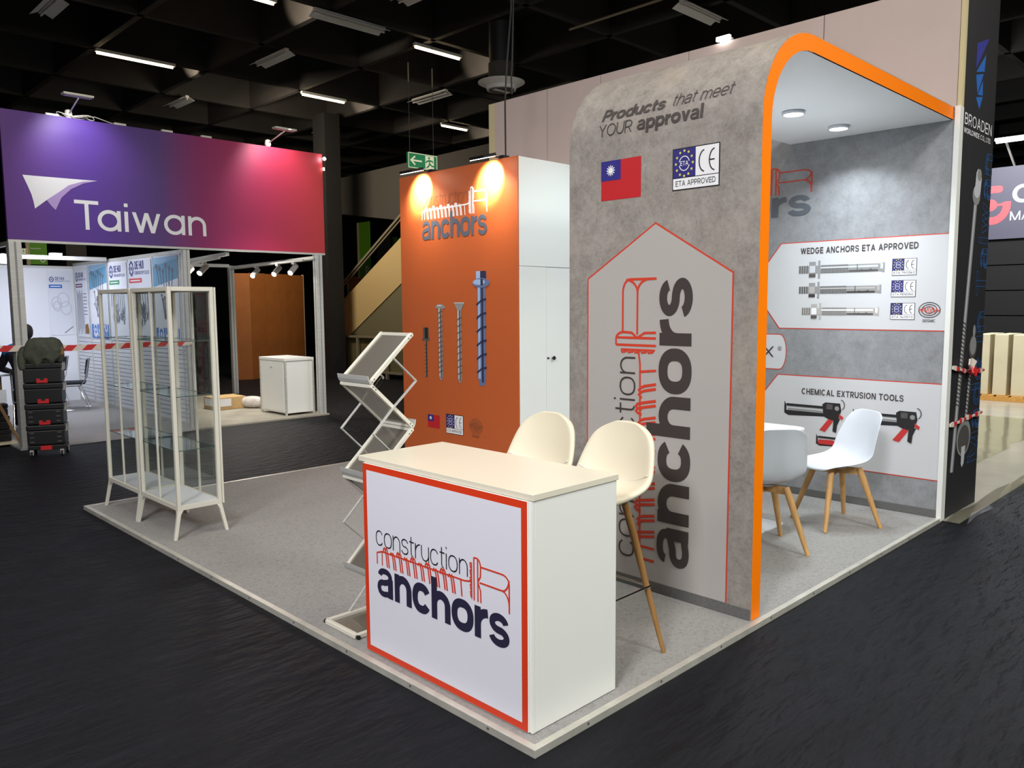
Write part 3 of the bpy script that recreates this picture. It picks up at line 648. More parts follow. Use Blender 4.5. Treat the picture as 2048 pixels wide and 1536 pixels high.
# --- glass display cabinets
def cabinet(loc, label):
    r = root('display_cabinet', label, 'display cabinet', loc, 0, 'white framed glass display cabinets')
    X, Y, z0, z1 = .325, .70, .205, 1.785; hx, hy = X/2, Y/2; t = .026
    b = MB()
    for sx in (-1, 1):
        for sy in (-1, 1): b.box(sx*hx, sy*hy, z0, sx*(hx-t), sy*(hy-t-.004), z1, 'white_steel')
    for z, zz in ((z1-.03, z1), (z0, z0+.034)):
        for sx in (-1, 1): b.box(sx*hx, -hy+t, z, sx*(hx-t), hy-t, zz, 'white_steel')
        for sy in (-1, 1): b.box(-hx+t, sy*hy, z, hx-t, sy*(hy-t), zz, 'white_steel')
    fr = b.build('frame', r, local=True, bevel=.0025)
    for sx in (-1, 1): MB().box(sx*(hx-.006), -.008, z0+.03, sx*(hx-.018), .008, z1-.03, 'white_steel').build('shelf_rail', r, local=True)
    MB().box(hx+.002, -hy-.012, z0+.005, hx+.013, -hy+.02, z1-.002, 'white_steel').build('door_profile', r, local=True, bevel=.002)
    MB().box(-hx+t, -hy+t, z0+.026, hx-t, hy-t, z0+.036, 'white_pl').build('bottom_panel', r, local=True)
    MB().box(-hx+t, -hy+t, z1-.012, hx-t, hy-t, z1-.002, 'white_steel').build('top_panel', r, local=True)
    for sx in (-1, 1): MB().box(sx*(hx-.010), -hy+t, z0+.034, sx*(hx-.013), hy-t, z1-.03, 'glass').build('glass_pane', r, local=True)
    for sy in (-1, 1): MB().box(-hx+t, sy*(hy-.010), z0+.034, hx-t, sy*(hy-.013), z1-.03, 'glass').build('glass_pane', r, local=True)
    for z in (.625, 1.01, 1.40):
        s = MB().box(-hx+.022, -hy+.022, z, hx-.022, hy-.022, z+.005, 'shelf_glass').build('glass_shelf', r, local=True)
        e = MB()
        for a_ in ((-hx+.0205, -hy+.0205, hx-.0205, -hy+.0222), (-hx+.0205, hy-.0222, hx-.0205, hy-.0205), (-hx+.0205, -hy+.0222, -hx+.0222, hy-.0222), (hx-.0222, -hy+.0222, hx-.0205, hy-.0222)): e.box(a_[0], a_[1], z, a_[2], a_[3], z+.0052, 'glass_edge')
        e.build('shelf_edge', s, local=True)
    for sx in (-1, 1):
        for sy in (-1, 1):
            tx, ty = sx*(hx-.001), sy*(hy-.001); fx, fy = sx*(hx+.038), sy*(hy+.012); q = .028
            vs = []
            for (x, y, z, d) in ((tx, ty, z0+.004, .042), (tx+sx*.006, ty+sy*.004, z0-.03, .026), (fx, fy, 0, .022)):
                for i, j in ((0, 0), (1, 0), (1, 1), (0, 1)): vs.append((x-sx*d*i, y-sy*d*j, z))
            fs = [(0, 1, 2, 3), (8, 9, 10, 11)]+[(k*4+i, k*4+(i+1) % 4, k*4+4+(i+1) % 4, k*4+4+i) for k in range(2) for i in range(4)]
            MB().add(vs, fs, 'white_steel').build('leg', r, local=True, bevel=.002)
    return r
cb = cabinet((.332, 4.005, 0), 'tall glass display cabinet standing nearer the brochure rack')
dup(cb, (.332, 4.735, 0), label='tall glass display cabinet behind the other one, at the far platform corner')

# --- concrete arch
AX, AY0, AY1, AZ = 1.665, .041, 1.292, 3.056; T_ = .092
def arch_profile(off, r=.50):
    R = r-off; pts = [(AX+off, 0.001)]; cx, cz = AX+r+.03, AZ-r
    for k in range(13):
        a = PI-PI/2*k/12; pts.append((cx+(R+.03*(1 if True else 0))*math.cos(a), cz+R*math.sin(a)))
    pts.append((4.466, AZ-off)); return pts
po, pi_ = arch_profile(0), arch_profile(T_)
arch = root('stand_arch', 'concrete look arch with orange edge forming the meeting corner wall and roof', 'arch', (1.71, .66, 0))
def sheet(name, prof, y0, y1, m, parent, th, out):
    """curved sheet of thickness th following prof between y0 and y1"""
    vs = []; fs = []; n = len(prof)
    b = MB()
    for i, (x, z) in enumerate(prof):
        vs += [(x, y0, z), (x, y1, z), (out[i][0], y0, out[i][1]), (out[i][0], y1, out[i][1])]
    for i in range(n-1):
        a, c = i*4, i*4+4
        fs += [(a, a+1, c+1, c), (a+2, c+2, c+3, a+3), (a, c, c+2, a+2), (a+1, a+3, c+3, c+1)]
    fs += [(0, 2, 3, 1), ((n-1)*4, (n-1)*4+1, (n-1)*4+3, (n-1)*4+2)]
    b.add(vs, fs, m); return b.build(name, parent, smooth=True)
po2 = arch_profile(.006)
sheet('concrete_skin', po, AY0+.003, AY1, 'concrete', arch, 0, po2)
sheet('edge_band', po2, AY0, AY0+.012, 'orange', arch, 0, pi_)
M['lining'] = mat('white_lining', (246, 247, 247), .5)
sheet('white_lining', pi_, AY0+.002, AY1-.002, 'lining', arch, 0, arch_profile(T_-.006))
sheet('far_edge', po2, AY1-.012, AY1, 'cream_edge', arch, 0, arch_profile(T_-.006))
box('skirting', (AX-.006, AY0+.004, .001, AX, AY1, .058), 'carpet_dark', arch)
# print mapped along the arch surface (v = height, follows the bend)
def arch_fn(u, v, h):
    zc = AZ-.5
    if v <= zc: return (AX-h, -u, v)
    a = min(PI/2, (v-zc)/.5); cx = AX+.53
    return (cx-(.53+h)*math.cos(a), -u, zc+(.5+h)*math.sin(a))
g = G(arch_fn)
pen = [(-1.152, .06), (-.183, .06), (-.178, 1.805), (-.663, 2.092), (-1.148, 1.797)]
g.poly(pen, 'red_line', 1)
g.poly([(-1.143, .06), (-.191, .06), (-.187, 1.800), (-.663, 2.081), (-1.139, 1.791)], 'print_grey', 2)
A0, A1, B = .165, 1.784, .205/.150
def arch_up(u, v, h): return arch_fn(u, v, h+.0015)
g.fn = arch_up
screw_logo(g, lambda a, v: (-(.422+v*B), A0+.014+a*(A1-A0-.014)), 1, 'brown_ink', 'brown_ink', 'red_line', .10, .285, .0088)
g.build('printed_logo', arch, 'pale house shaped print with upright dark lettering')
g = G(arch_fn)
g.text('Products', -1.062, 2.694, .430, .050, .28, 'brown_ink', 3, .07, .22); g.text('that meet', -.585, 2.70, .362, .050, .125, 'brown_ink', 3, .16, .22)
g.text('YOUR', -1.072, 2.603, .237, .050, .13, 'brown_ink', 3, .12); g.text('approval', -.797, 2.604, .419, .055, .29, 'brown_ink', 3, .06)
g.build('printed_slogan', arch, 'dark brown slogan lettering')
g = G(arch_fn); flag(g, -1.047, 2.239, -.765, 2.461); g.build('printed_flag', arch, 'red flag print with blue corner and white sun')
g = G(arch_fn); badge(g, -.552, 2.252, -.277, 2.460, 'ETA APPROVED'); g.build('printed_badge', arch, 'blue and white approval badge print')
for (x, y), lab in (((3.374, .73), 'round lit downlight in the arch ceiling nearer the orange edge bend'), ((4.066, .712), 'round lit downlight in the arch ceiling nearer the back wall')):
    r = root('ceiling_downlight', lab, 'downlight', (x, y, 2.963), 0, 'downlights under the arch')
    MB().lathe((x, y, 2.945), [(.072, .018), (.078, .012), (.078, 0), (.066, -.004), (.064, .004)], 'white_pl', 28).build('rim', r, smooth=True)
    MB().lathe((x, y, 2.944), [(.063, 0), (.063, .002)], 'lens', 28).build('lens', r)

# --- back wall of the stand
bw = root('stand_back_wall', 'concrete print back wall with product panels behind the meeting table', 'wall panel', (4.48, 1.6, 0))
box('panel', (4.47, .034, .001, 4.497, 3.30, 3.056), 'concrete_in', bw)
box('end_post', (4.462, -.004, -.02, 4.545, .033, 3.058), 'white', bw, bevel=.002)
box('skirting', (4.463, .036, .001, 4.47, 3.30, .06), 'carpet_dark', bw)
BX = 4.47
g = G(wallX(BX))
def panel(top, bot, notch):
    o = [(-.036, bot), (-.036, top), (-1.352, top)]+notch+[(-1.352, bot)]; g.poly(o, 'red_line', 1)
panel(2.15, 1.422, [(-1.50, 1.955), (-1.50, 1.62)]); g.poly([(-.030, 1.43), (-.030, 2.143), (-1.346, 2.143), (-1.491, 1.952), (-1.491, 1.624), (-1.346, 1.43)], 'print_grey2', 2)
g.text('WEDGE ANCHORS ETA APPROVED', -1.172, 2.048, .93, .036, .26, 'brown_ink', 4, .2)
wedge_anchor(g, -1.185, -.485, 1.918, .060, ('steel_l', 'steel_m', 'steel_d'))
wedge_anchor(g, -1.180, -.505, 1.748, .056, ('print_grey', 'steel_m', 'brown_ink'))
wedge_anchor(g, -1.150, -.515, 1.572, .056, ('ink_white', 'print_grey', 'steel_d'))
for v, t in ((1.852, 'ETA 19/0563'), (1.686, 'ETA PENDING'), (1.512, 'ETA 16/0573')): badge(g, -.425, v, -.252, v+.122, t, 4)
seismic(g, -.145, 1.583, .075, 'red_line', 'black_ink', 4)
g.build('printed_anchor_panel', bw, 'pale print of three steel wedge anchors')
g = G(wallX(BX))
panel(1.03, .282, [(-1.50, .84), (-1.50, .45)]); g.poly([(-.030, .29), (-.030, 1.022), (-1.346, 1.022), (-1.491, .837), (-1.491, .454), (-1.346, .29)], 'print_grey2', 2)
g.text('CHEMICAL EXTRUSION TOOLS', -1.128, .872, .825, .036, .26, 'brown_ink', 4, .2)
gun(g, -1.28, .742, .62); gun(g, -.69, .725, .62); gun(g, -.99, .497, .50, 3, True); g.poly([(-.97, .50), (-.86, .505), (-.75, .485), (-.745, .465), (-.97, .462)], 'tool_red', 5)
g.build('printed_tool_panel', bw, 'pale print of black and red caulking guns')
g = G(wallX(BX))
g.poly([(-2.6, 1.068)]+[(-1.34+.065*math.cos(t), 1.222+.155*math.sin(t)) for t in [(-PI/2+PI*k/10) for k in range(11)]]+[(-2.6, 1.377)], 'red_line', 1)
g.poly([(-2.6, 1.076)]+[(-1.34+.058*math.cos(t), 1.222+.147*math.sin(t)) for t in [(-PI/2+PI*k/10) for k in range(11)]]+[(-2.6, 1.369)], 'print_grey2', 2)
g.text('X', -1.49, 1.175, .10, .066, .16, 'brown_ink', 4); g.line(arc(-1.337, 1.252, .017, .017, 0, 360, 20)[:-1], .003, 'brown_ink', 4, True); g.text('R', -1.344, 1.242, .013, .013, .2, 'brown_ink', 4)
screw_logo(g, lambda a, v: (-2.63+a*1.533, 2.372+v*1.10), 1, 'slate_ink', 'slate_ink', 'red_line')
g.build('printed_logo', bw, 'slate and red logo lettering')

# --- storage kiosk
ks = root('storage_kiosk', 'tall orange fronted storage kiosk with white cupboard doors on its side', 'storage kiosk', (3.85, 4.2, 0))
KX, KY0, KY1, KZ = 3.25, 3.313, 5.10, 2.998
box('carcass', (KX+.012, KY0+.018, .001, 4.455, KY1-.004, KZ-.004), 'white', ks)
box('front_panel', (KX, KY0, .001, KX+.012, KY1, KZ), 'kiosk_orange', ks)
DX = 3.628
for n_, x0, x1, z0, z1 in (('side_panel', KX+.014, DX+.827, 2.002, KZ-.002), ('cupboard_door', KX+.014, DX-.0015, .006, 1.998), ('cupboard_door', DX+.0015, DX+.40, .006, 1.995), ('side_panel', DX+.403, 4.455, .006, 1.998)):
    d = box(n_, (x0, KY0, z0, x1, KY0+.017, z1), 'white', ks, bevel=.001)
    if n_ == 'cupboard_door' and x0 == DX+.0015:
        MB().tube([(DX+.085, KY0-.001, 1.123), (DX+.085, KY0-.02, 1.123), (DX+.085, KY0-.026, 1.123), (DX+.085, KY0-.034, 1.123)], [.008, .008, .021, .017], 'black_plastic', 16).build('door_knob', d)
        MB().tube([(DX+.022, KY0-.001, 1.124), (DX+.022, KY0-.012, 1.124), (DX+.022, KY0-.022, 1.124)], [.011, .009, .004], 'black_plastic', 12).build('key', d)
g = G(wallX(KX)); screw_logo(g, lambda a, v: (-4.722+a*.995, 2.319+v*1.24), 1, 'faint_ink', 'kiosk_slate', 'ink_white', .075, .25, .0105); g.build('printed_logo', ks, 'white and blue grey logo lettering')
g = G(wallX(KX)); st = ('steel_m', 'steel_d', 'tool_black'); st2 = ('steel_l', 'steel_m', 'steel_d')
screw(g, -4.692, 1.409, .880, .0175, 'stud', st); screw(g, -4.450, 1.654, .868, .030, 'pan', st2); screw(g, -4.150, 1.668, .861, .030, 'sunk', st2); screw(g, -3.820, 1.970, .849, .058, 'hex', ('blue_l', 'blue_m', 'blue_d'))
g.build('printed_screws', ks, 'print of four steel screws')
g = G(wallX(KX)); flag(g, -4.682, .352, -4.487, .489); g.build('printed_flag', ks)
g = G(wallX(KX)); badge(g, -4.375, .325, -4.115, .518, 'ETA APPROVED'); seismic(g, -3.92, .438, .095, 'faint_ink', 'faint_ink'); g.build('printed_badge', ks)
for y, lab in ((4.585, 'lit arm spotlight over the orange panel below the exit sign'), (3.53, 'lit arm spotlight over the orange panel corner next to the white side')):
    r = root('arm_spotlight', lab, 'spotlight', (KX+.05, y, KZ), 0, 'spotlights on top of the orange panel')
    MB().bar((KX+.05, y, KZ+.008), (KX-.16, y, KZ+.004), .016, .014, 'black_plastic').build('arm', r)
    MB().box(KX+.0, y-.03, KZ, KX+.08, y+.03, KZ+.03, 'black_plastic').build('clamp', r)
    hd = MB(); hd.T = Matrix.Translation((KX-.22, y, KZ-.022)) @ Matrix.Rotation(-.25, 4, 'Y'); hd.box(-.09, -.10, 0, .07, .10, .028, 'black_plastic'); hd.build('lamp_head', r, bevel=.004)
    hd = MB(); hd.T = Matrix.Translation((KX-.22, y, KZ-.022)) @ Matrix.Rotation(-.25, 4, 'Y'); hd.box(-.085, -.095, -.004, .065, .095, 0, 'lens'); hd.build('lens', r)

# --- meeting table and chairs
tb = root('meeting_table', 'white rounded square meeting table behind the orange arch edge', 'table', (3.25, 1.03, 0))
def rsq(cx, cy, h, r, n=6):
    p = []
    for sx, sy, a in ((1, 1, 0), (-1, 1, 90), (-1, -1, 180), (1, -1, 270)): p += arc(cx+sx*(h-r), cy+sy*(h-r), r, r, a, a+90, n)
    return p
MB().prism([(x, y, .708) for x, y in rsq(3.25, 1.03, .37, .10)], (0, 0, .022), 'white_pl').build('tabletop', tb, bevel=.006)
MB().tube([(3.25, 1.03, .02), (3.25, 1.03, .708)], .035, 'white_pl', 20).build('column', tb, smooth=True)
MB().add([(*p, z) for z, h, r in ((.001, .255, .03), (.010, .255, .03), (.032, .06, .03)) for p in rsq(3.25, 1.03, h, r, 3)], [tuple(range(16))[::-1], tuple(range(32, 48))]+[(k*16+i, k*16+(i+1) % 16, k*16+16+(i+1) % 16, k*16+16+i) for k in range(2) for i in range(16)], 'white_pl').build('base_plate', tb)
def shell_chair(loc, rz, label):
    r = root('shell_chair', label, 'chair', loc, rz, 'white shell chairs at the meeting table')
    prof = [(.235, .428, .13, -.03, .0), (.228, .448, .185, -.025, .004), (.16, .462, .215, 0, .012), (.05, .452, .228, 0, .03), (-.06, .446, .232, 0, .05), (-.14, .462, .232, .02, .07),
            (-.185, .515, .232, .05, .05), (-.212, .59, .228, .07, .02), (-.232, .68, .215, .06, 0), (-.25, .77, .195, .04, 0), (-.262, .815, .175, .02, -.004), (-.268, .838, .135, .008, -.004), (-.27, .845, .09, 0, -.002)]
    shell(prof, 0, 0, 'seat_shell', r, 'white_pl', .007)
    for sx in (1, -1):
        for sy in (1, -1): MB().tube([(sx*.115, sy*.10, .432), (sx*.135, sy*.12, .36), (sx*.228, sy*.212, 0)], [.022, .025, .0145], 'wood', 10).build('leg', r, local=True, smooth=True)
    b = MB(); b.bar((.13, .115, .408), (-.13, -.115, .408), .022, .05, 'wood'); b.bar((.13, -.115, .409), (-.13, .115, .409), .022, .05, 'wood'); b.build('cross_brace', r, local=True, bevel=.003)
    MB().lathe((0, 0, .428), [(.07, 0), (.07, .012), (.03, .018)], 'white_pl', 20).build('mount', r, local=True)
    return r
ch = shell_chair((3.80, .525, 0), math.radians(148.5), 'white shell chair turned side on in front of the tool panel')
dup(ch, (2.895, .625, 0), math.radians(48.6), label='white shell chair seen from behind beside the orange arch edge')

# ================================================================== TOWER, NEIGHBOURING PANELS
tw = root('advertising_tower', 'tall black printed tower standing right of the meeting corner', 'advertising tower', (4.95, .2, -.03))
box('front_banner', (4.55, .002, -.029, 5.325, .034, 4.25), 'tower', tw); box('tower_body', (4.606, .035, -.03, 5.322, .40, 4.25), 'tower', tw)
TF = wallY(.002)
g = G(TF); tri = [[(4.79, 3.56), (5.09, 3.66), (4.79, 3.375)], [(5.02, 3.525), (4.80, 3.355), (5.0, 3.395)], [(4.80, 3.335), (4.985, 3.375), (4.85, 3.205)], [(4.972, 3.325), (4.985, 3.215), (4.86, 3.20)], [(4.82, 3.175), (4.985, 3.205), (4.915, 3.10)]]
for k, t in enumerate(tri): g.poly(t, 'tri_indigo' if k == 0 else 'tri_blue', 1)
g.text('BROADEN', 4.585, 2.947, .672, .060, .17, 'ink_white', 2, .22); g.text('WORLDWIDE CO., LTD.', 4.575, 2.885, .672, .027, .22, 'ink_white', 2, .14)
g.build('printed_company_name', tw, 'white lettering below blue triangles')
g = G(TF)
def bolt(p0, p1, hw, m='steel_m', m2='steel_l', thread=(0, 0)):
    d = Vector(p1)-Vector(p0); n = Vector((-d.y, d.x)).normalized(); L = d.length; P = lambda t, s: tuple(Vector(p0)+d*t+n*(s*hw))
    g.poly([P(0, -1), P(1, -1), P(1, 1), P(0, 1)], m, 1); g.poly([P(0, -.1), P(1, -.1), P(1, .55), P(0, .55)], m2, 2)
    k = int((thread[1]-thread[0])*L/.03)
    for i in range(k):
        t = thread[0]+(thread[1]-thread[0])*i/k; g.poly([P(t, -1.25), P(t+.010/L, -1.25), P(t+.022/L, 1.25), P(t+.012/L, 1.25)], 'steel_d', 3)
bolt((4.675, .325), (4.95, 2.45), .040, thread=(.24, .55)); g.ell(4.95, 2.46, .095, .075, 'steel_m', 2); g.ell(4.955, 2.49, .075, .05, 'steel_l', 3); g.poly([(4.90, 2.50), (5.04, 2.47), (5.06, 2.60), (4.96, 2.665), (4.92, 2.63)], 'steel_l', 3); g.ell(5.0, 2.62, .05, .045, 'steel_m', 4)
bolt((4.965, .72), (5.045, 1.26), .032, thread=(.0, .75)); g.ell(5.05, 1.285, .10, .095, 'steel_d', 2); g.ell(5.055, 1.295, .08, .075, 'steel_m', 3); g.ell(5.065, 1.41, .035, .05, 'steel_m', 3)
g.ell(4.93, .57, .175, .15, 'steel_m', 2); g.ell(4.93, .555, .14, .115, 'steel_d', 3); g.poly([(4.88, .50), (4.98, .50), (4.955, .36), (4.915, .33), (4.885, .36)], 'steel_l', 4); g.poly([(4.86, .72), (5.0, .72), (5.08, .62), (4.79, .62)], 'steel_l', 1)
g.build('printed_bolts', tw, 'grey print of long bolts')
g = G(TF)
x = 0; k = (2.69-.345)/13.6; asc = (5.325-5.06)/1.4
for chh in 'Made in Taiwan':
    q = []; ww = .26; polys, Wd = glyph(chh, ww)
    for p in polys:
        pts = [(5.320-py*asc, .345+(x+px)*k) for px, py in p]
        g.line(pts, .0045, 'tower_blue', 2, True)
    x += Wd+.18
g.build('printed_motto', tw, 'blue outlined upright lettering')
def twist_tape(name, z0, z1, label, knot=False):
    r = root(name, label, 'barrier tape', (4.95, -.01, z0), 0)
    b = MB(); n = 36
    for i in range(n):
        t0, t1 = i/n, (i+1)/n; P = lambda t: Vector((4.545+.79*t, -.012-.006*math.sin(t*9), z0+(z1-z0)*t-.02*math.sin(PI*t)*(1 if knot else 0)))
        b.bar(P(t0), P(t1), .010, .026+.012*math.sin(t0*25), 'tape_red' if (i//3) % 2 else 'tape_white')
    b.bar((5.335, -.01, z1), (5.335, .42, z1), .008, .03, 'tape_white'); b.build('band', r)
    if knot:
        b = MB(); 
        for dx, dz, m in ((-.09, .05, 'tape_white'), (-.02, -.05, 'tape_red'), (.07, -.03, 'tape_red'), (.03, .06, 'tape_white'), (.10, -.06, 'tape_red')): b.bar((4.92, -.03, z0-.02), (4.92+dx, -.045, z0-.02+dz), .012, .05, m)
        b.build('knot', r)
twist_tape('barrier_tape', 1.15, 1.085, 'red and white tape knotted around the black tower, upper of two bands', True)
twist_tape('barrier_tape', .71, .735, 'red and white tape wound around the black tower, lower of two bands')
segs = [(.036, 1.045), (1.052, 2.32), (2.327, 3.36), (3.367, 4.10), (4.107, 4.93)]
labs = ['pinkish wall panel at the right end above the orange arch edge', 'pinkish wall panel second from the black tower, above the arch', 'pinkish wall panel above the middle of the arch', 'pinkish wall panel fourth from the black tower, behind the arch corner', 'pinkish wall panel at the far end behind the orange kiosk']
for (a, c), lb in zip(segs, labs):
    r = root('wall_panel', lb, 'wall panel', (4.56, (a+c)/2, -.03), 0, 'tall pinkish panels behind the stand'); box('board', (4.503, a, -.03, 4.60, c, 3.955), 'pink_panel', r)
    if c > 4.9: box('end_trim', (4.503, c, -.03, 4.60, c+.10, 3.955), 'cream_edge', r)
    if a < .1: box('end_trim', (4.503, -.0, 3.06, 4.548, .032, 4.25), 'cream_edge', r)

# right background: plastic film, pallet, panels, far booth
fl = MB(); n = 16
vs = []; fs = []
for i in range(n+1):
    x = 4.52+i*.35
    for j in range(4): vs.append((x+random.uniform(-.05, .05), -.16+.05*j*(1 if j < 3 else 1.0)+random.uniform(-.02, .02), -.022+random.uniform(0, .012)*(1 if 0 < j < 3 else .3)))
for i in range(n):
    for j in range(3): fs.append((i*4+j, i*4+j+1, i*4+j+5, i*4+j+4))
fl.add(vs, fs, 'film'); tag(fl.build('plastic_film', solid=.0008), 'clear plastic film strip crumpled on the floor at the foot of the black tower', 'plastic film')
vs = []; fs = []; fl = MB()
for i in range(19):
    for j in range(9): vs.append((5.6+i*.3, .5+j*.3+random.uniform(-.05, .05), -.018+random.uniform(0, .005)))
for i in range(18):
    for j in range(8): fs.append((i*9+j, i*9+j+1, i*9+j+10, i*9+j+9))
fl.add(vs, fs, 'film'); tag(fl.build('plastic_film', solid=.0008), 'wide sheet of clear plastic film spread over the pale floor beside the black tower', 'plastic film')
pl = root('pallet', 'wooden pallet carrying cream panels on the pale floor', 'pallet', (13.55, 1.6, -.02))
b = MB()
for k in range(7): b.box(13.05, .75+k*.22, .045, 14.0, .93+k*.22, .07, 'pallet')
b.build('deck_boards', pl)
for x in (13.1, 13.5, 13.9): box('runner', (x-.05, .75, -.022, x+.05, 2.25, .045), 'pallet', pl)
for k, lb in enumerate(('cream panel on edge nearest the black tower, on the pallet', 'cream panel on edge second from the black tower, on the pallet', 'cream panel on edge third from the black tower, on the pallet', 'cream panel at the picture edge, last on the pallet')):
    y = 1.95-.27*k; tag(box('upright_panel', (13.1, y, .071, 13.95, y+.205, 1.09), 'ply', bevel=.01), lb, 'panel', 'cream panels on the pallet')
far = root('dark_booth_wall', 'dark planked booth wall far behind the black tower', 'wall panel', (15.3, 1.5, -.03))
for k in range(6): box('plank', (15.06, -4, -.03+k*.47, 15.12, 4.5, .42+k*.47), 'dark', far)
sg = root('booth_sign', 'dark purple sign with coral emblem and white letters high on the far booth', 'sign', (15.05, 1.5, 2.79))
box('sign_board', (15.0, -4, 2.79, 15.10, 4.5, 4.10), 'dark_sign', sg)
g = G(wallX(15.0))
cu, cv = -2.52, 3.42
g.poly(arc(cu, cv, .30, .36, -90, 8, 14)+[(cu+.20, cv+.05), (cu+.05, cv-.02)]+arc(cu, cv-.02, .17, .20, 0, -90, 10), 'coral', 2); g.ell(cu-.04, cv, .12, .11, 'coral', 2); g.rect(cu-.04, cv-.02, cu+.22, cv+.02, 'coral', 3)
g.poly([(cu-.3, cv+.22)]+arc(cu+.10, cv+.285, .06, .065, -90, 90, 8)+[(cu-.3, cv+.35)], 'coral', 2); g.poly([(cu-.3, cv-.36), (cu, cv-.36), (cu, cv-.22), (cu-.3, cv-.22)], 'coral', 2)
g.text('C', -2.205, 3.43, .34, .235, .26, 'ink_white', 2); g.text('MAT', -2.225, 3.12, .48, .115, .17, 'ink_white', 2)
g.build('printed_emblem', sg, 'coral emblem with white lettering')

# ================================================================== NEIGHBOUR BOOTH
fa = root('fascia_sign', 'long purple to red fascia sign reading Taiwan on white posts', 'sign', (2.47, 8.78, 2.42))
box('sign_board', (.385, 8.745, 2.432, 4.553, 8.80, 3.90), 'fascia', fa)
box('lower_rail', (.385, 8.742, 2.405, 4.553, 8.803, 2.431), 'alu', fa)
g = G(wallY(8.745))
g.poly([(.574, 3.178)]+[(.70+.0*k, 3.178) for k in range(1)]+[(1.384, 3.187), (1.22, 3.165), (1.06, 3.10), (.92, 2.99), (.80, 2.90), (.682, 2.80)]+[(.672, 2.88), (.655, 2.96), (.62, 3.06)], 'ink_white', 2)
lv = mat('lilac_ink', (176, 150, 206), .5); g.poly([(1.384, 3.187), (1.22, 3.14), (1.08, 3.06), (.97, 2.95), (.90, 2.80), (.86, 2.84), (.81, 2.91), (.93, 3.0), (1.06, 3.105), (1.22, 3.165)], lv, 3)
g.text('Taiwan', 1.105, 2.588, 1.62, .252, .175, 'ink_white', 2, .17, geo=True)
g.build('printed_name', fa, 'white sail emblem and lettering')
b = MB()
for x in (.86, 1.62, 2.2, 2.72): b.box(x, 8.75, 3.90, x+.14, 8.79, 3.925, 'white_steel')
b.build('clip', fa)
for x, hx_, lab in ((1.11, 1.05, 'white arm floodlight with coiled cable on the purple end of the fascia sign'), (3.69, 3.64, 'white arm floodlight above the pink part of the fascia sign')):
    r = root('arm_floodlight', lab, 'floodlight', (x, 8.77, 3.90), 0, 'floodlights on the fascia sign')
    MB().bar((x, 8.74, 3.95), (hx_+.02, 8.24, 4.03), .012, .012, 'alu').build('arm', r)
    MB().lathe((x, 8.77, 3.90), [(.03, 0), (.045, .03), (.035, .09), (.015, .1)], 'white_steel', 12).build('bracket', r)
    b = MB(); b.box(hx_-.16, 8.14, 4.035, hx_+.16, 8.25, 4.06, 'white_steel'); b.build('lamp_head', r, bevel=.006)
    MB().box(hx_-.14, 8.15, 4.031, hx_+.14, 8.24, 4.035, 'lamp_white').build('lens', r)
    if x < 2: 
        b = MB(); b.tube([(x+.16*math.cos(t)+.01*t, 8.77+.05*math.sin(t), 3.935+.02*math.sin(t*2.3)) for t in [k*.35 for k in range(40)]], .005, 'white_steel', 6); b.tube([(x+.1, 8.77, 3.93), (x+.3, 8.78, 3.96), (x+.5, 8.775, 3.91)], .005, 'white_steel', 6); b.build('cable', r)
r = root('end_spotlight', 'small bright spotlight at the red end of the fascia sign', 'spotlight', (4.565, 8.72, 3.82)); MB().lathe((4.575, 8.72, 3.80), [(.012, 0), (.028, .01), (.028, .05), (.012, .06)], 'white_steel', 12).build('lamp_head', r)
MB().tube([(4.56, 8.70, 3.83), (4.55, 8.68, 3.826)], .022, mat('spot_glare', (255, 255, 255), .5, emit=(225, 240, 255), estr=60), 12).build('lens', r)
MB().tube([(4.56, 8.72, 3.70), (4.563, 8.72, 3.66)], .012, 'lens', 8).build('indicator', r)

fr = root('booth_scaffold', 'white aluminium posts and rails carrying the fascia sign', 'booth posts', (2.47, 10.8, -.03))
def post(x, y, s=.075, z1=2.403):
    b = MB(); b.box(x-s/2, y-s/2, -.03, x+s/2, y+s/2, z1, 'alu'); b.box(x-s*.52, y-s*.08, -.03, x+s*.52, y+s*.08, z1, 'steel_m'); b.box(x-s*.08, y-s*.52, -.03, x+s*.08, y+s*.52, z1, 'steel_m'); return b.build('post', fr)
post(.445, 8.78, .13); post(4.44, 8.78, .10); post(2.45, 8.80, .08); post(4.9, 12.65, .09); post(3.0, 8.80, .06, 2.405) if False else None
def rail(p, q, s=.06):
    b = MB(); b.bar(p, q, s, s, 'alu'); return b.build('rail', fr)
rail((.0, 11.75, 2.40), (2.40, 11.75, 2.40)); rail((4.44, 8.85, 2.36), (4.9, 12.6, 2.36)); rail((2.5, 12.65, 2.40), (4.86, 12.65, 2.40)); rail((.445, 8.85, 2.40), (.445, 13.6, 2.40), .05); rail((3.05, 8.83, 2.37), (3.6, 12.6, 2.37), .05)
fl1 = box('floor.002', (.36, 8.70, -.029, 2.46, 13.75, -.006), 'booth_carpet'); setting(fl1)
setting(box('floor.003', (2.461, 8.70, -.029, 4.52, 12.8, -.006), 'beige_floor'))
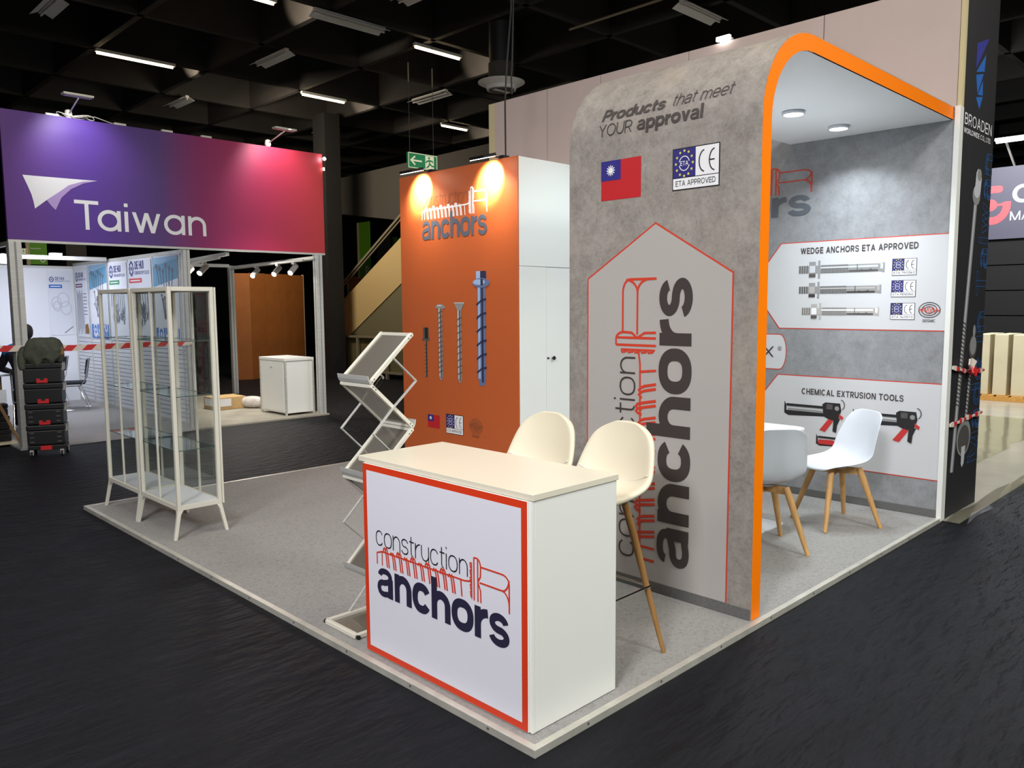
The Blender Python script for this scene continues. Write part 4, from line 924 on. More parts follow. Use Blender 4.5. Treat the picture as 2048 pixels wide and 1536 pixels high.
# partitions
pw = root('partition_wall', 'white partition wall with slatted lower half carrying the posters', 'partition', (2.47, 11.2, -.03))
box('panel', (2.45, 8.85, 1.10, 2.49, 13.6, 2.36), 'paper', pw); box('top_rail', (2.44, 8.85, 2.36, 2.50, 13.6, 2.41), 'alu', pw)
b = MB()
for k in range(17): b.box(2.45, 8.86, .05+k*.0625, 2.47, 13.6, .05+k*.0625+.054, 'slat')
b.box(2.47, 8.86, .0, 2.49, 13.6, 1.10, 'groove'); b.box(2.445, 8.86, -.006, 2.49, 13.6, .05, 'alu'); b.build('slat_panel', pw)
for y in (9.0, 9.96, 10.95, 11.83, 12.8, 13.57): box('upright', (2.44, y-.02, -.006, 2.45, y+.02, 2.36), 'alu', pw)
bk = root('partition_wall', 'plain white back wall of the left booth room', 'partition', (1.3, 13.65, -.03))
box('panel', (-.6, 13.61, -.006, 2.49, 13.66, 2.32), 'paper', bk); box('top_rail', (-.6, 13.60, 2.32, 2.49, 13.67, 2.36), 'alu', bk)
for x in (.5, 1.6): box('upright', (x-.015, 13.60, -.006, x+.015, 13.61, 2.32), 'alu', bk)
# posters
def gear(g, cu, cv, R, m, L=3):
    g.line(arc(cu, cv, R*.7, R*.9, 0, 360, 24)[:-1], R*.28, m, L, True)
    for k in range(10):
        a = 2*PI*k/10; g.rect(cu+R*math.cos(a)*.9-R*.1, cv+R*1.1*math.sin(a)-R*.1, cu+R*math.cos(a)*.9+R*.1, cv+R*1.1*math.sin(a)+R*.1, m, L)
    g.ell(cu, cv, R*.25, R*.3, m, L)
def brand(g, u0, v0, W, m, L=3):
    gear(g, u0+W*.12, v0+W*.12, W*.13, m, L); g.text('DE HUI', u0+W*.30, v0+W*.10, W*.45, W*.11, .26, m, L); g.text('SCREW INDUSTRY CO.,LTD', u0+W*.28, v0, W*.72, W*.045, .22, m, L)
def sprig(g, u, v, R, L=3):
    for k in range(7):
        a = random.uniform(.5, 2.6); l = R*random.uniform(.5, 1); p = (u+R*.2*random.uniform(-1, 1), v-R*.3); e = (p[0]+l*.5*math.cos(a), p[1]+l*math.sin(a)); g.line([p, e], R*.035, 'poster_ink', L); g.ell(*e, R*.05, R*.04, 'poster_ink', L)
def poster(kind, u0, u1, v0, v1, fn, label, head=None):
    cuu = (u0+u1)/2; c = fn(cuu, v0, .01); r = root('wall_poster', label, 'poster', c, 0, 'posters on the booth partition')
    base = fn(cuu, 0, 0); q = [fn(u0, v0, .001), fn(u1, v0, .001), fn(u1, v1, .001), fn(u0, v1, .001)]; e = Vector(fn(0, 0, .006))-Vector(fn(0, 0, .001)); MB().prism(q, e, 'poster').build('sheet', r)
    f2 = lambda u, v, h: fn(u, v, .006+h); g = G(f2); W = u1-u0; H_ = v1-v0
    if kind == 'blue':
        g.rect(u0, v1-H_*.34, u1, v1, 'poster_blue', 1); g.poly([(u0, v1-H_*.34), (u0, v1-H_*.1), (u1, v1-H_*.03), (u1, v1-H_*.26)], 'poster_teal', 2) ; g.poly([(u0, v1-H_*.34), (u1, v1-H_*.34), (u1, v1-H_*.25)], 'poster', 3)
        for k in range(6): g.line([(u0+W*(.25+.1*k), v1-H_*(.30+.02*k)), (u0+W*(.15+.13*k), v1-H_*(.10+.03*(k % 3)))], W*.03, 'poster_ink', 4); g.ell(u0+W*(.15+.13*k), v1-H_*(.10+.03*(k % 3)), W*.05, W*.04, 'poster_ink', 4)
        sprig(g, cuu, v0+H_*.42, W*.6); g.rect(u0+W*.02, v0, u1-W*.02, v0+H_*.19, 'poster_brand', 2); gear(g, u0+W*.24, v0+H_*.115, W*.13, 'ink_white', 3); g.text('DE HUI', u0+W*.42, v0+H_*.085, W*.52, W*.15, .26, 'ink_white', 3); g.text('SCREW INDUSTRY CO.,LTD', u0+W*.1, v0+H_*.025, W*.8, W*.05, .22, 'ink_white', 3)
    else:
        brand(g, u0+W*.06, v1-H_*.17, W*.86, 'poster_navy'); g.rect(u0+W*.04, v1-H_*.27, u0+W*.60, v1-H_*.215, head, 2); g.rect(u0+W*.10, v1-H_*.25, u0+W*.54, v1-H_*.235, 'ink_white', 3)
        if kind == 'rods':
            for k in range(7): g.line([(u0+W*(.12+.07*k), v1-H_*(.30+.03*(k % 3))), (u0+W*(.10+.09*k), v0+H_*.04*(1+k % 3))], W*.022, 'poster_ink', 3)
            for k in range(7): g.rect(u0+W*.64, v1-H_*(.36+.05*k), u0+W*.92, v1-H_*(.365+.05*k)-.006, 'poster_ink', 3)
            g.poly([(u0+W*.68, v0+H_*.05), (u1-W*.03, v0+H_*.05), (u1-W*.03, v0+H_*.12), (u0+W*.9, v0+H_*.2), (u0+W*.68, v0+H_*.18)], 'poster_red' if False else 'tan', 3)
        elif kind == 'rings':
            for k, (a, c_, R) in enumerate(((.32, .5, .2), (.62, .55, .24), (.72, .42, .22), (.35, .45, .16))): g.line(arc(u0+W*a, v0+H_*c_, W*R, W*R*1.4, 0, 360, 24)[:-1], W*.035, 'steel_l', 3, True)
            g.line([(u0+W*.6, v0+H_*.03), (u0+W*.98, v0+H_*.13)], W*.05, 'steel_m', 3)
        else:
            for k in range(8): g.line([(u0+W*(.1+.1*k), v1-H_*.34), (u0+W*(.12+.1*k), v1-H_*.56-W*.1*(k % 3))], W*.02, 'poster_ink', 3)
            for k in range(16): sprig(g, u0+W*random.uniform(.2, .8), v0+H_*random.uniform(.2, .42), W*.22)
    g.build('print', r)
PF = wallX(2.442); v0_, v1_ = 1.12, 2.30
poster('rings', 2.03, 2.40, 1.16, 2.28, wallY(13.605), 'poster of steel rings on the back wall, left of the corner', 'poster_brand')
poster('rods', -13.50, -12.86, 1.13, 2.30, PF, 'poster of long rods with purple heading right of the corner', 'poster_purple')
poster('blue', -12.74, -11.88, 1.13, 2.34, PF, 'light blue poster with blue block, deeper in the room')
poster('screws', -11.78, -10.99, 1.12, 2.32, PF, 'poster with green heading behind the far display cabinet', 'poster_green')
poster('screws', -10.91, -10.00, 1.12, 2.33, PF, 'poster with red heading behind the two display cabinets', 'poster_red')
poster('blue', -9.92, -9.05, 1.11, 2.34, PF, 'light blue poster nearest the front, above the nearer display cabinet')
# tape across the room
tp = MB(); n = 44; xs = [.0+2.45*i/n for i in range(n+1)]; zt = lambda x: 1.165+.02*abs(x-1)-.012*x
for i in range(n):
    a_, c_ = xs[i], xs[i+1]; m = 'tape_red' if ((i//2) % 2 == 0) else 'tape_white'; s = .035
    tp.prism([(a_-s, 8.70, zt(a_)-.035), (c_-s, 8.70, zt(c_)-.035), (c_+s, 8.70, zt(c_)+.035), (a_+s, 8.70, zt(a_)+.035)], (0, .002, 0), m)
tag(tp.build('barrier_tape'), 'red and white barrier tape stretched across the left booth opening', 'barrier tape')
# track lights
def tracklight(p, q, heads, lab, hl):
    r = root('light_track', lab, 'light track', p, 0); b = MB(); b.bar(p, q, .03, .03, 'lamp_white'); b.build('track_rail', r)
    for (x, y), lb in zip(heads, hl):
        h = root('track_spot', lb, 'spotlight', (x, y, p[2]), 0, 'white track spots in the right booth room'); z = p[2]
        MB().box(x-.022, y-.04, z-.05, x+.022, y+.04, z-.015, 'lamp_white').build('adapter', h); MB().tube([(x, y, z-.05), (x, y, z-.09)], .01, 'lamp_white', 8).build('stem', h)
        a_ = Vector((x+.05, y+.03, z-.07)); c_ = Vector((x-.10, y-.05, z-.19)); MB().tube([a_, a_+(c_-a_)*.97], .042, 'lamp_white', 16).build('lamp_body', h, smooth=True); MB().tube([a_+(c_-a_)*.972, c_], .037, 'lens', 16).build('lens', h)
tracklight((4.30, 8.95, 2.33), (4.55, 11.7, 2.33), [(4.31, 9.25), (4.36, 9.85), (4.45, 10.75)], 'white light track near the right post of the booth', ['white track spot nearest the right post, above the cupboard', 'white track spot in the middle of the right track', 'white track spot at the far end of the right track'])
tracklight((3.0, 8.98, 2.32), (3.60, 12.2, 2.32), [(3.16, 9.85), (3.30, 10.7)], 'white light track just right of the poster wall', ['white track spot next to the thin post, on the left track', 'white track spot farthest left, above the nearer display cabinet'])
r = root('booth_lamp', 'small lit lamp on the top rail of the left booth room', 'spotlight', (1.68, 11.75, 2.43)); MB().box(1.60, 11.70, 2.43, 1.76, 11.80, 2.47, 'lamp_white').build('lamp_body', r); MB().box(1.61, 11.66, 2.44, 1.75, 11.70, 2.465, 'lens').build('lens', r)
r = root('clip_lamp', 'round grey lamp clipped to the left edge post', 'spotlight', (.2, 11.6, 2.3)); MB().lathe((.95, 11.6, 2.26), [(.02, .0), (.10, .02), (.12, .08), (.08, .15), (.02, .17)], 'lamp_white', 18).build('lamp_body', r, smooth=True)
# cupboard
cu_ = root('white_cupboard', 'low white lockable cupboard standing at the right booth post', 'cupboard', (4.1, 9.05, -.006))
MB().box(3.905, 8.90, .03, 4.375, 9.66, .82, 'white').build('body', cu_); MB().box(3.89, 8.885, .82, 4.385, 9.675, .86, 'white').build('top', cu_, bevel=.003)
cu_.rotation_euler = (0, 0, 0)
for x, y in ((3.905, 8.90), (4.37, 8.90), (3.905, 9.66), (4.37, 9.66)): MB().box(x-.014, y-.014, -.006, x+.014, y+.014, .82, 'alu').build('corner_post', cu_)
d = MB().box(3.895, 8.94, .05, 3.907, 9.62, .80, 'white').build('door', cu_, bevel=.002); MB().bar((3.891, 9.25, .72), (3.891, 9.32, .72), .01, .018, 'alu').build('lock', d)
# box and bag on the booth floor
bx = root('carton', 'printed cardboard carton on the booth floor behind the glass cabinet', 'carton', (3.75, 10.5, 0)); bx.rotation_euler = (0, 0, 0)
MB().box(3.45, 10.3, -.004, 3.95, 10.75, .19, 'cardboard').build('box_body', bx, bevel=.003); MB().box(3.44, 10.29, .05, 3.70, 10.30, .17, 'paper').build('paper_label', bx); MB().box(3.445, 10.34, .05, 3.45, 10.7, .17, 'paper').build('paper_label', bx)
me = MB(); me.lathe((0, 0, 0), [(.03, -.19), (.085, -.16), (.10, -.05), (.10, .06), (.085, .15), (.03, .2)], 'plastic_bag', 14)
o = me.build('plastic_bundle', smooth=True, subsurf=1); o.location = (4.02, 10.2, .094); o.rotation_euler = (PI/2, 0, .6); tag(o, 'cloudy plastic wrapped roll lying beside the cardboard carton', 'bundle')
# brown boards
pts = [(4.55, 15.9), (5.35, 15.55), (6.15, 15.15), (6.9, 15.25), (7.65, 15.35), (8.4, 15.45)]
pts = [(6.15, 15.35), (6.55, 15.2), (7.0, 15.35), (7.45, 15.5), (7.85, 15.65), (8.25, 15.8)]
bl = ['brown hardboard panel at the left end behind the track spots', 'brown hardboard panel second from left, with a scuffed top', 'brown hardboard panel in the middle behind the thin post', 'brown hardboard panel second from the right, above the cupboard', 'brown hardboard panel at the right end with pale edge']
for i in range(5):
    (xa_, ya_), (xc_, yc_) = pts[i], pts[i+1]; r = root('hardboard_panel', bl[i], 'panel', ((xa_+xc_)/2, (ya_+yc_)/2, -.03), 0, 'brown panels behind the right booth room')
    d = Vector((xc_-xa_, yc_-ya_, 0)); n_ = Vector((-d.y, d.x, 0)).normalized()*.04; e = d.normalized()*.004
    MB().prism([Vector((xa_, ya_, -.03))+e, Vector((xc_, yc_, -.03))-e, Vector((xc_, yc_, 2.38+.01*(i % 2)))-e, Vector((xa_, ya_, 2.38+.01*(i % 2)))+e], n_, 'brown_board').build('board', r)
    if i == 4: MB().prism([Vector((xc_, yc_, -.03))-e, Vector((xc_, yc_, 2.40))-e, Vector((xc_, yc_, 2.40))+e*6, Vector((xc_, yc_, -.03))+e*6], n_*1.2, 'cream_edge').build('edge_strip', r)
# chairs and table in the left room
def frame_chair(loc, rz, label):
    r = root('sled_chair', label, 'chair', loc, rz, 'black chairs in the left booth room')
    MB().box(-.19, -.20, .42, .22, .20, .46, 'navy_cloth').build('seat', r, local=True, bevel=.015); 
    b = MB(); b.T = Matrix.Translation((-.22, 0, .70)) @ Matrix.Rotation(-.15, 4, 'Y'); b.box(-.012, -.21, -.12, .012, .21, .12, 'navy_cloth'); b.build('backrest', r, local=True, bevel=.02)
    for sy in (-1, 1): MB().tube([(-.26, sy*.22, .83), (-.20, sy*.22, .5), (-.13, sy*.225, .40), (.16, sy*.225, .40), (.22, sy*.225, .38), (.24, sy*.225, .02), (-.24, sy*.225, .02), (-.10, sy*.225, .40)], .010, 'chrome', 8).build('leg', r, local=True, smooth=True)
    MB().tube([(-.26, -.22, .825), (-.265, 0, .84), (-.26, .22, .825)], .010, 'chrome', 8).build('top_bar', r, local=True)
    return r
c1 = frame_chair((1.9, 12.1, 0), math.radians(160), 'black chair with chrome sled frame behind the toolbox stack')
dup(c1, (1.75, 12.9, 0), math.radians(140), label='black chair half hidden behind the jacket, deeper in the room'); dup(c1, (.86, 10.05, 0), math.radians(70), label='black chair the seated person sits on, behind the left booth post')
ot = root('folding_table', 'white folding table in front of the seated person', 'table', (.9, 10.85, 0)); MB().box(.55, 10.55, .72, 1.22, 11.10, .745, 'white_pl').build('tabletop', ot, bevel=.004)
for x, y in ((.60, 10.62), (1.16, 10.62), (.60, 11.04), (1.16, 11.04)): MB().tube([(x, y, 0), (x, y, .72)], .015, 'black_plastic', 8).build('leg', ot)
# seated person
pr = root('person', 'person in dark top with blue shoulders bending over the table behind the left post', 'person', (.86, 10.05, 0))
def skinned(name, verts, edges, radii, m, parent, rootv=0, sub=2):
    me = bpy.data.meshes.new(name); o0 = origin(parent); me.from_pydata([tuple(Vector(v)-o0) for v in verts], edges, []); me.materials.append(M[m]); o = bpy.data.objects.new(name, me); COL.objects.link(o); o.parent = parent
    sk = o.modifiers.new('skin', 'SKIN'); sk.use_smooth_shade = True
    for i, rd in enumerate(radii): me.skin_vertices[0].data[i].radius = (rd, rd) if not isinstance(rd, tuple) else rd
    for i in range(len(verts)): me.skin_vertices[0].data[i].use_root = (i == rootv)
    s = o.modifiers.new('smooth', 'SUBSURF'); s.levels = sub; s.render_levels = sub; return o
bd = skinned('body', [(.82, 10.02, .52), (.80, 10.08, .74), (.79, 10.16, .95), (.80, 10.24, 1.08), (.83, 10.31, 1.16), (.87, 10.38, 1.24), (.89, 10.42, 1.34),
                 (.62, 10.24, 1.05), (.56, 10.38, .84), (.72, 10.58, .78), (.80, 10.64, .77), (.99, 10.20, 1.05), (1.08, 10.36, .85), (1.0, 10.60, .78), (.94, 10.65, .77),
                 (.74, 10.10, .50), (.76, 10.48, .50), (.76, 10.50, .10), (.77, 10.60, .05), (.92, 10.06, .50), (.98, 10.44, .50), (.98, 10.46, .10), (.99, 10.56, .05)],
             [(0, 1), (1, 2), (2, 3), (3, 4), (4, 5), (5, 6), (3, 7), (7, 8), (8, 9), (9, 10), (3, 11), (11, 12), (12, 13), (13, 14), (0, 15), (15, 16), (16, 17), (17, 18), (0, 19), (19, 20), (20, 21), (21, 22)],
             [(.17, .13), (.16, .12), (.18, .12), (.16, .10), .06, .085, .075, .065, .05, .038, .03, .065, .05, .038, .03, .09, .065, .045, .04, .09, .065, .045, .04], 'navy_cloth', pr)
skinned('hair', [(.87, 10.35, 1.22), (.875, 10.37, 1.30), (.89, 10.40, 1.37), (.90, 10.43, 1.40)], [(0, 1), (1, 2), (2, 3)], [.09, .105, .10, .06], 'hair', pr)
skinned('face', [(.90, 10.47, 1.24), (.905, 10.48, 1.29)], [(0, 1)], [.06, .06], 'skin', pr)
skinned('shirt_yoke', [(.56, 10.25, 1.03), (.66, 10.20, 1.10), (.80, 10.18, 1.12), (.94, 10.18, 1.10), (1.03, 10.22, 1.03)], [(0, 1), (1, 2), (2, 3), (3, 4)], [.06, .085, .09, .085, .06], 'blue_cloth', pr)
# toolbox stack, trolley, jacket
TH = math.atan2(-.4, .92); TM = Matrix.Translation((.52, 8.17, 0)) @ Matrix.Rotation(TH, 4, 'Z')
def tool(name, z0, z1, label, rows):
    r = root(name, label, 'toolbox', tuple(TM @ Vector((0, 0, z0))), TH, 'black toolboxes stacked on the trolley'); hw, hd = .185, .14; h = z1-z0
    b = MB(); b.box(-hw, -hd, .004, hw, hd, h*.72, 'black_plastic'); b.build('box_body', r, local=True, bevel=.01)
    MB().box(-hw-.006, -hd-.006, h*.72, hw+.006, hd+.006, h-.002, 'black_plastic').build('lid', r, local=True, bevel=.012)
    b = MB()
    for k in range(rows):
        for sx in (-1, 1): b.box(sx*.155, -hd-.004, h*(.15+.22*k), sx*.115, -hd+.001, h*(.15+.22*k)+.012, 'steel_d')
    if rows: b.build('rib', r, local=True)
    for sy in (-.05, .07): MB().box(hw, sy, h*.6, hw+.014, sy+.04, h*.95, 'alu').build('side_latch', r, local=True)
    if z0 < .2: return r
    l = MB(); l.box(-.055, -hd-.016, .004, .055, -hd-.004, .052, 'red_plastic'); l.box(-.02, -hd-.018, .036, .02, -hd-.0155, .053, 'black_plastic'); l.build('latch', r, local=True, bevel=.002)
    return r
tl = root('toolbox_trolley', 'black wheeled trolley base under the toolbox stack', 'trolley', tuple(TM @ Vector((0, 0, -.03))), TH)
MB().box(-.185, -.14, .085, .185, .14, .133, 'black_plastic').build('deck', tl, local=True, bevel=.006); MB().box(-.055, -.156, .085, .055, -.14, .132, 'red_plastic').build('latch', tl, local=True)
for x, y in ((-.15, -.12), (.15, -.12), (-.15, .12), (.17, .12)):
    w_ = MB().tube([(x-.012, y, .035), (x+.012, y, .035)], .035, 'black_rub', 18).build('caster', tl, local=True); MB().box(x-.018, y-.012, .03, x+.018, y+.012, .088, 'alu').build('fork', w_, local=True); MB().tube([(x-.0135, y, .035), (x+.0135, y, .035)], .02, 'alu', 12).build('hub', w_, local=True)
tool('toolbox', .106, .335, 'black toolbox with red latch, lowest in the stack on the trolley', 3); tool('toolbox', .336, .575, 'black toolbox with red latch, middle of the stack', 3); tool('toolbox', .576, .805, 'black toolbox with red latch, third from the bottom of the stack', 0)
tool('toolbox', .806, 1.03, 'black toolbox at the top of the stack, covered by the jacket', 0)
bm = bmesh.new(); bmesh.ops.create_icosphere(bm, subdivisions=5, radius=1)
from mathutils import noise as NZ
for v in bm.verts:
    p = v.co.copy(); x, y, z = p
    s = (abs(x)**4+abs(y)**4+abs(z)**4)**-.25 if p.length > 0 else 1
    q = Vector((x*s*.198, y*s*.165, z*s*.15)); q.z = q.z if q.z > 0 else q.z*(.95+.5*NZ.noise(Vector((x*3, y*3, 0))))
    if z > 0: q.x *= 1-.28*z; q.x += .012
    f = NZ.noise(Vector((x*3, y*3, z*1.2)))*.016+abs(NZ.noise(Vector((x*9+2, y*9, z*1.2))))*.012
    v.co = q+p.normalized()*f
me = bpy.data.meshes.new('jacket'); bm.to_mesh(me); bm.free()
for p in me.polygons: p.use_smooth = True
me.materials.append(M['olive']); jr = root('draped_jacket', 'dark olive jacket draped over the top of the toolbox stack', 'jacket', tuple(TM @ Vector((0, 0, 1.0))), TH)
jo = bpy.data.objects.new('jacket_cloth', me); COL.objects.link(jo); jo.parent = jr; jo.location = (0, -.01, .155)
skinned('sleeve', [tuple(TM @ Vector((-.15, -.06, 1.22))), tuple(TM @ Vector((-.185, -.10, 1.14))), tuple(TM @ Vector((-.19, -.13, 1.03))), tuple(TM @ Vector((-.185, -.14, .95)))], [(0, 1), (1, 2), (2, 3)], [.05, .05, .045, .03], 'olive', jr)
skinned('collar', [tuple(TM @ Vector((.12, -.05, 1.25))), tuple(TM @ Vector((.18, -.06, 1.17))), tuple(TM @ Vector((.20, -.08, 1.10)))], [(0, 1), (1, 2)], [.03, .045, .03], 'tan', jr)
for o_ in jr.children:
    if o_.name.startswith(('sleeve', 'collar')): o_.matrix_parent_inverse = Matrix.Rotation(-TH, 4, 'Z')
# cases at the left edge
for k, (z0, z1, lb) in enumerate(((.02, .165, 'black hard case at the bottom of the pile by the left post'), (.166, .335, 'black hard case in the middle of the pile by the left post'), (.336, .485, 'black hard case on top of the pile by the left post'))):
    r = root('hard_case', lb, 'case', (.18, 9.45, z0), 0, 'black hard cases left of the post'); MB().box(-.12, 9.25, z0+.001, .395-.01*k, 9.65, z0+(z1-z0)*.6, 'black_plastic').build('shell', r, bevel=.012); MB().box(-.12, 9.25, z0+(z1-z0)*.6+.002, .40-.01*k, 9.65, z1-.002, 'black_plastic').build('lid', r, bevel=.012)
    MB().box(.2, 9.238, z0+(z1-z0)*.45, .26, 9.25, z0+(z1-z0)*.8, 'black_rub').build('latch', r)
tag(box('wooden_board', (-.3, 9.15, -.006, .43, 9.7, .019), 'ply'), 'pale wooden board under the black hard cases', 'board')
r = root('wooden_easel', 'brown wooden easel leaning by the left booth post', 'easel', (.4, 9.1, 0)); MB().bar((.02, 9.15, 1.1), (.43, 8.97, .0), .035, .025, 'wood_dark').build('leg', r); MB().bar((.02, 9.10, .95), (-.30, 9.10, .0), .035, .025, 'wood_dark').build('leg', r); MB().bar((-.25, 9.12, .52), (.24, 9.12, .52), .03, .025, 'wood_dark').build('shelf', r)
r = root('tan_backpack', 'tan backpack with paper tag hanging at the left picture edge', 'backpack', (.1, 9.0, .55)); skinned('bag_body', [(.02, 8.9, .95), (.05, 8.9, .85), (.06, 8.9, .72), (.04, 8.9, .62)], [(0, 1), (1, 2), (2, 3)], [.10, .15, .15, .11], 'tan', r); MB().box(.17, 8.74, .55, .26, 8.745, .70, 'paper').build('paper_tag', r); MB().tube([(.1, 8.76, .95), (.2, 8.75, .8), (.21, 8.745, .70)], .008, 'tan', 6).build('strap', r)

# ================================================================== HALL BACKGROUND
es = root('escalator', 'cream sided escalator rising to the right behind the orange kiosk', 'escalator', (8.9, 13.9, -.03))
EX = 8.8
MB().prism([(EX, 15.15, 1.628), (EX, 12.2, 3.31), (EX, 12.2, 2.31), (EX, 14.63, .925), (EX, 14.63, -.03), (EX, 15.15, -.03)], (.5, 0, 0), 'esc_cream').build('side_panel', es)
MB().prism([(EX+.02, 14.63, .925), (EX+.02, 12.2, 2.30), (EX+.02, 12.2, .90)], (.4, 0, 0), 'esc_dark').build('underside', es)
MB().prism([(EX+.1, 15.19, 2.06), (EX+.1, 12.2, 3.86), (EX+.1, 12.2, 3.31), (EX+.1, 15.15, 1.63)], (.02, 0, 0), 'esc_glass').build('balustrade', es)
b = MB(); b.bar((EX+.1, 15.19, 2.085), (EX+.1, 12.2, 3.89), .05, .05, 'rail_metal'); b.bar((EX+.1, 15.19, 2.0), (EX+.1, 12.2, 3.79), .03, .03, 'rail_metal'); b.build('handrail', es)
gr = root('guard_rail', 'metal guard rail with dull panels below the escalator', 'railing', (8.65, 13.8, -.03))
b = MB(); b.bar((8.6, 15.15, .90), (8.6, 12.3, .92), .06, .05, 'rail_metal'); b.build('top_bar', gr); b = MB(); b.bar((8.6, 15.15, .12), (8.6, 12.3, .12), .04, .05, 'rail_metal'); b.build('lower_bar', gr)
for y in (15.08, 14.0, 12.85): box('post', (8.57, y-.03, -.03, 8.63, y+.03, .9), 'rail_metal', gr)
box('infill_panel', (8.66, 12.3, .12, 8.68, 15.12, .88), 'rail_panel', gr)
bh = MB(); bh.prism([(9.4, 15.9, 4.86), (9.4, 9.9, 4.92), (9.4, 9.9, 3.05), (9.4, 13.4, 3.62), (9.4, 15.9, 3.97)], (.4, 0, 0), 'bulk'); setting(bh.build('wall_bulkhead'))
def exit_sign(x0, x1, y, z0, z1, ztop, label, cables=True, flip=False):
    r = root('exit_sign', label, 'exit sign', ((x0+x1)/2, y, z0)); box('sign_panel', (x0, y, z0, x1, y+.04, z1), 'green_sign', r)
    g = G(wallY(y)); W = x1-x0; H_ = z1-z0; Bd = H_*.05
    for q in ((x0, z0, x1, z0+Bd), (x0, z1-Bd, x1, z1), (x0, z0, x0+Bd, z1), (x1-Bd, z0, x1, z1)): g.rect(*q, 'sign_cream', 1)
    ax_, az = x0+W*.06, (z0+z1)/2
    g.line([(ax_+W*.17, az+H_*.28), (ax_+W*.03, az), (ax_+W*.17, az-H_*.28)], H_*.11, 'sign_cream', 2); g.line([(ax_+W*.04, az), (ax_+W*.40, az)], H_*.11, 'sign_cream', 2)
    g.rect(x0+W*.58, z0+H_*.06, x0+W*.88, z1-H_*.08, 'sign_cream', 2); c = (x0+W*.71, z0+H_*.78); g.ell(*c, H_*.08, H_*.08, 'green_sign', 3)
    for p in ([(.71, .68), (.73, .42)], [(.72, .62), (.63, .55), (.60, .44)], [(.73, .62), (.82, .60), (.84, .50)], [(.73, .42), (.80, .28), (.88, .26)], [(.72, .42), (.70, .26), (.62, .12)]): g.line([(x0+W*a, z0+H_*c_) for a, c_ in p], H_*.10, 'green_sign', 3)
    g.build('pictogram', r)
    if cables:
        for f in (.08, .9):
            MB().tube([(x0+W*f, y+.02, z1), (x0+W*f, y+.02, ztop-.28)], .004, 'steel_d', 6).build('wire', r); MB().tube([(x0+W*f, y+.02, ztop-.28), (x0+W*f, y+.02, ztop)], .012, 'rail_metal', 8).build('suspension', r); MB().tube([(x0+W*f, y+.02, ztop), (x0+W*f, y+.02, 6.75)], .003, 'cable', 6).build('wire', r)
exit_sign(5.595, 6.16, 8.0, 3.735, 3.965, 5.29, 'green exit sign hanging on wires above the orange kiosk'); exit_sign(3.0, 3.31, 20.0, 2.92, 3.05, 3.4, 'small green exit sign far away above the left booth room', True)
def banner(p0, p1, letter, fn, label):
    r = root('hall_banner', label, 'banner', fn((p0[0]+p1[0])/2, p0[1], 0)); q = [fn(p0[0], p0[1], .0), fn(p1[0], p0[1], .0), fn(p1[0], p1[1], .0), fn(p0[0], p1[1], .0)]; e = Vector(fn(0, 0, -.05))-Vector(fn(0, 0, 0)); MB().prism(q, e, 'banner_green').build('cloth', r)
    W = p1[0]-p0[0]; g = G(fn); g.rect(p0[0]-W*.22, p0[1]-W*.04, p0[0], p1[1], 'cream_edge', 1); g.text(letter, p0[0]+W*.55, p0[1]+W*.12, W*.34, W*.36, .28, 'ink_white', 2); g.rect(p0[0]+W*.05, p0[1]+W*1.0, p0[0]+W*.65, p0[1]+W*1.05, 'ink_white', 2); g.build('printed_letter', r)
    for f in (.1, .9): p_ = fn(p0[0]+W*f, p1[1], -.02); MB().tube([p_, (p_[0], p_[1], 6.75)], .006, 'cable', 6).build('wire', r)
banner((-21.85, 2.62), (-21.25, 4.5), 'P', wallX(14.0), 'green hall banner with letter P beyond the escalator')
banner((3.36, 2.68), (3.73, 3.9), 'O', wallY(20.0), 'green hall banner with ring letter behind the left booth room')
setting(box('trim_3', (4.15, 20.0, -.03, 4.62, 20.4, 6.0), 'bulk'))
# luminaires
def luminaire(p, q, lit, label, group):
    p = Vector(p); q = Vector(q); d = (q-p).normalized(); s = Vector((-d.y, d.x, 0)); r = root('strip_luminaire', label, 'ceiling light', tuple((p+q)/2), 0, group)
    MB().bar(p+Vector((0, 0, .035)), q+Vector((0, 0, .035)), .07, .05, 'lamp_white').build('housing', r)
    if lit: MB().tube([p+d*.02-Vector((0, 0, .012)), q-d*.04-Vector((0, 0, .012))], .017, lit, 10).build('tube', r); 
    else:
        for sg_ in (-1, 1): MB().bar(p+s*(sg_*.10)+Vector((0, 0, .0)), q+s*(sg_*.10)+Vector((0, 0, .0)), .12, .006, 'lamp_white', (sg_*s.x*.5, sg_*s.y*.5, 1)).build('reflector', r)
        MB().tube([p-Vector((0, 0, .012)), q-Vector((0, 0, .012))], .015, 'lamp_white', 8).build('tube', r)
    return r
ZL = 5.94
for (p, q, lb) in (((2.80, 12.93), (4.14, 12.93), 'lit ceiling strip above the purple end of the fascia sign'), ((6.72, 12.98), (7.77, 12.98), 'lit ceiling strip above the red end of the fascia sign'), ((6.53, 9.0), (7.56, 9.0), 'bright lit ceiling strip left of the hanging wires over the exit sign'), ((10.62, 13.25), (11.48, 13.25), 'far lit ceiling strip above the orange kiosk'), ((2.55, 8.87), (3.95, 8.87), 'lit ceiling strip cut by the top picture edge')):
    luminaire((*p, ZL), (*q, ZL), 'tube', lb, 'lit ceiling strips')
    bx_ = 2.79+1.955*math.ceil((q[0]+.3-2.79)/1.955); light('SPOT', 'strip_glow', (q[0]-.1, q[1]+.16, ZL-.02), (bx_-.05, q[1]+.48, 6.32), 230, WARM, .03, angle=54, blend=.5)
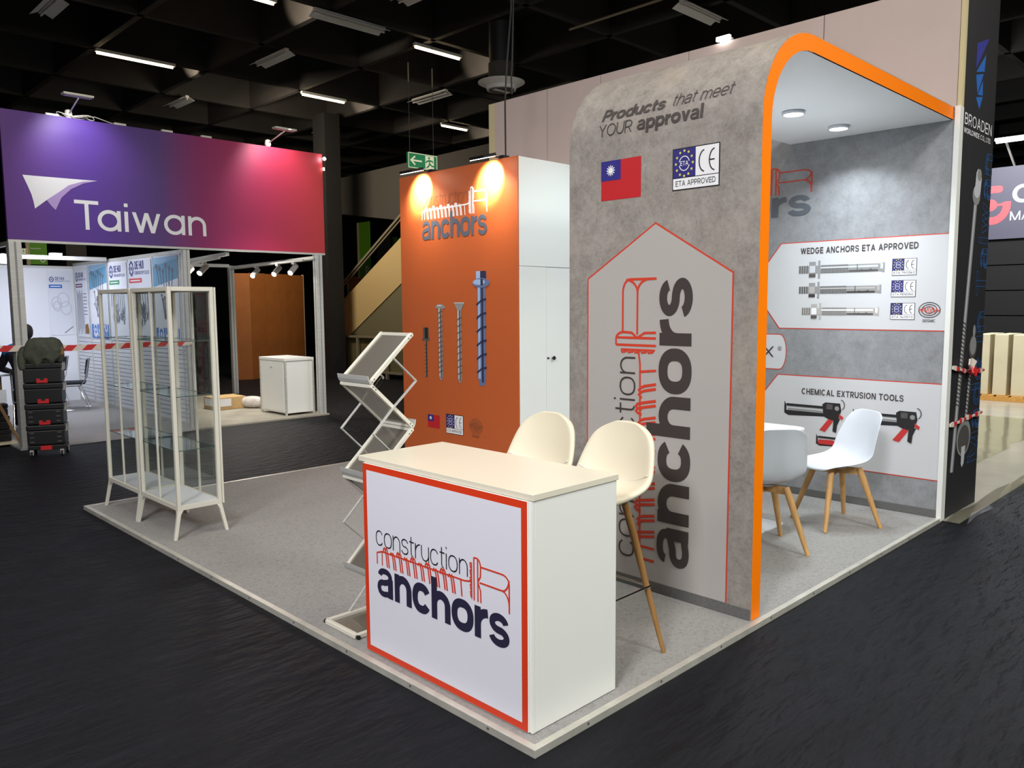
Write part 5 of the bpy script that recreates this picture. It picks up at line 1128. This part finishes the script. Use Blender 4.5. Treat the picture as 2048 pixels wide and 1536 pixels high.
un = [((1.62, 10.7), (1.62, 11.5), 'unlit ceiling fixture in the top left picture corner'), ((5.08, 10.6), (5.08, 11.65), 'unlit ceiling fixture between the two lit strips over the fascia sign'), ((8.70, 10.75), (8.70, 11.85), 'unlit ceiling fixture behind the exit sign wires'), ((5.12, 14.75), (5.12, 15.65), 'unlit ceiling fixture just above the left fascia middle'), ((8.8, 15.05), (8.8, 15.85), 'unlit ceiling fixture above the right end of the fascia'), ((4.44, 8.66), (5.68, 8.66), 'unlit ceiling strip high above the exit sign'), ((8.06, 4.79), (9.09, 4.79), 'unlit ceiling strip above the concrete arch'), ((5.1, 6.3), (5.1, 7.5), 'unlit ceiling fixture at the top picture edge over the kiosk')]
for p, q, lb in un: luminaire((*p, ZL-.04), (*q, ZL-.04), None, lb, 'unlit ceiling fixtures')
r = luminaire((14.3, 2.35, 4.45), (14.3, .6, 4.45), 'tube_cool', 'lit cool strip above the dark far booth sign', 'lit ceiling strips')
for y in (2.2, .8): MB().bar((14.3, y, 4.5), (15.05, y, 4.09), .03, .03, 'lamp_white').build('bracket', r)
vt = root('air_diffuser', 'round white air diffuser under the ceiling', 'air vent', (6.98, 7.38, 5.10)); vx, vy, vz = 6.98, 7.38, 5.10
MB().lathe((vx, vy, vz), [(.23, -.10), (.245, -.05), (.33, -.012), (.37, .01), (.37, .02), (.20, .05)], 'lamp_white', 32).build('flange', vt, smooth=True); MB().lathe((vx, vy, vz), [(.205, .05), (.205, .30)], 'bulk', 28).build('duct', vt, smooth=True); MB().lathe((vx, vy, vz), [(.19, .30), (.19, 1.64)], 'cable', 28).build('shaded_duct', vt, smooth=True); MB().lathe((vx, vy, vz-.11), [(.20, 0), (.20, .02)], 'steel_d', 28).build('core', vt); MB().box(vx-.16, vy-.03, vz-.12, vx+.16, vy+.03, vz-.11, 'lamp_white').build('vane', vt)  # duct and its upper length coloured dark to imitate shade under the ceiling
for dx, lb in ((0, 'black cable hanging from the ceiling to the kiosk top, left of a pair'), (.10, 'black cable hanging from the ceiling, right of a pair')):
    tag(MB().tube([(3.575+dx*.9, 3.8, 2.99 if dx == 0 else 3.7), (3.57+dx*.9, 3.8, 3.6 if dx == 0 else 3.9), (3.60+dx*.7, 3.8, 4.0), (3.66+dx*.3, 3.8, 4.5), (3.68+dx*.3, 3.8, 6.0)], .008, 'cable', 8).build('hanging_cable'), lb, 'cable')
r = root('clamp_spotlight', 'small lit clamp lamp on the top edge of the pinkish wall above the arch', 'spotlight', (4.55, 1.95, 3.96)); MB().box(4.50, 1.90, 3.957, 4.56, 2.0, 3.99, 'lamp_white').build('lamp_body', r); MB().box(4.47, 1.89, 3.965, 4.50, 2.02, 4.0, 'lens').build('lens', r)
tag(MB().tube([(7.6, 6.5, 5.85), (7.6, 4.7, 5.85)], .02, 'rail_metal', 8).build('ceiling_pipe'), 'thin grey pipe under the ceiling above the kiosk and arch', 'pipe')
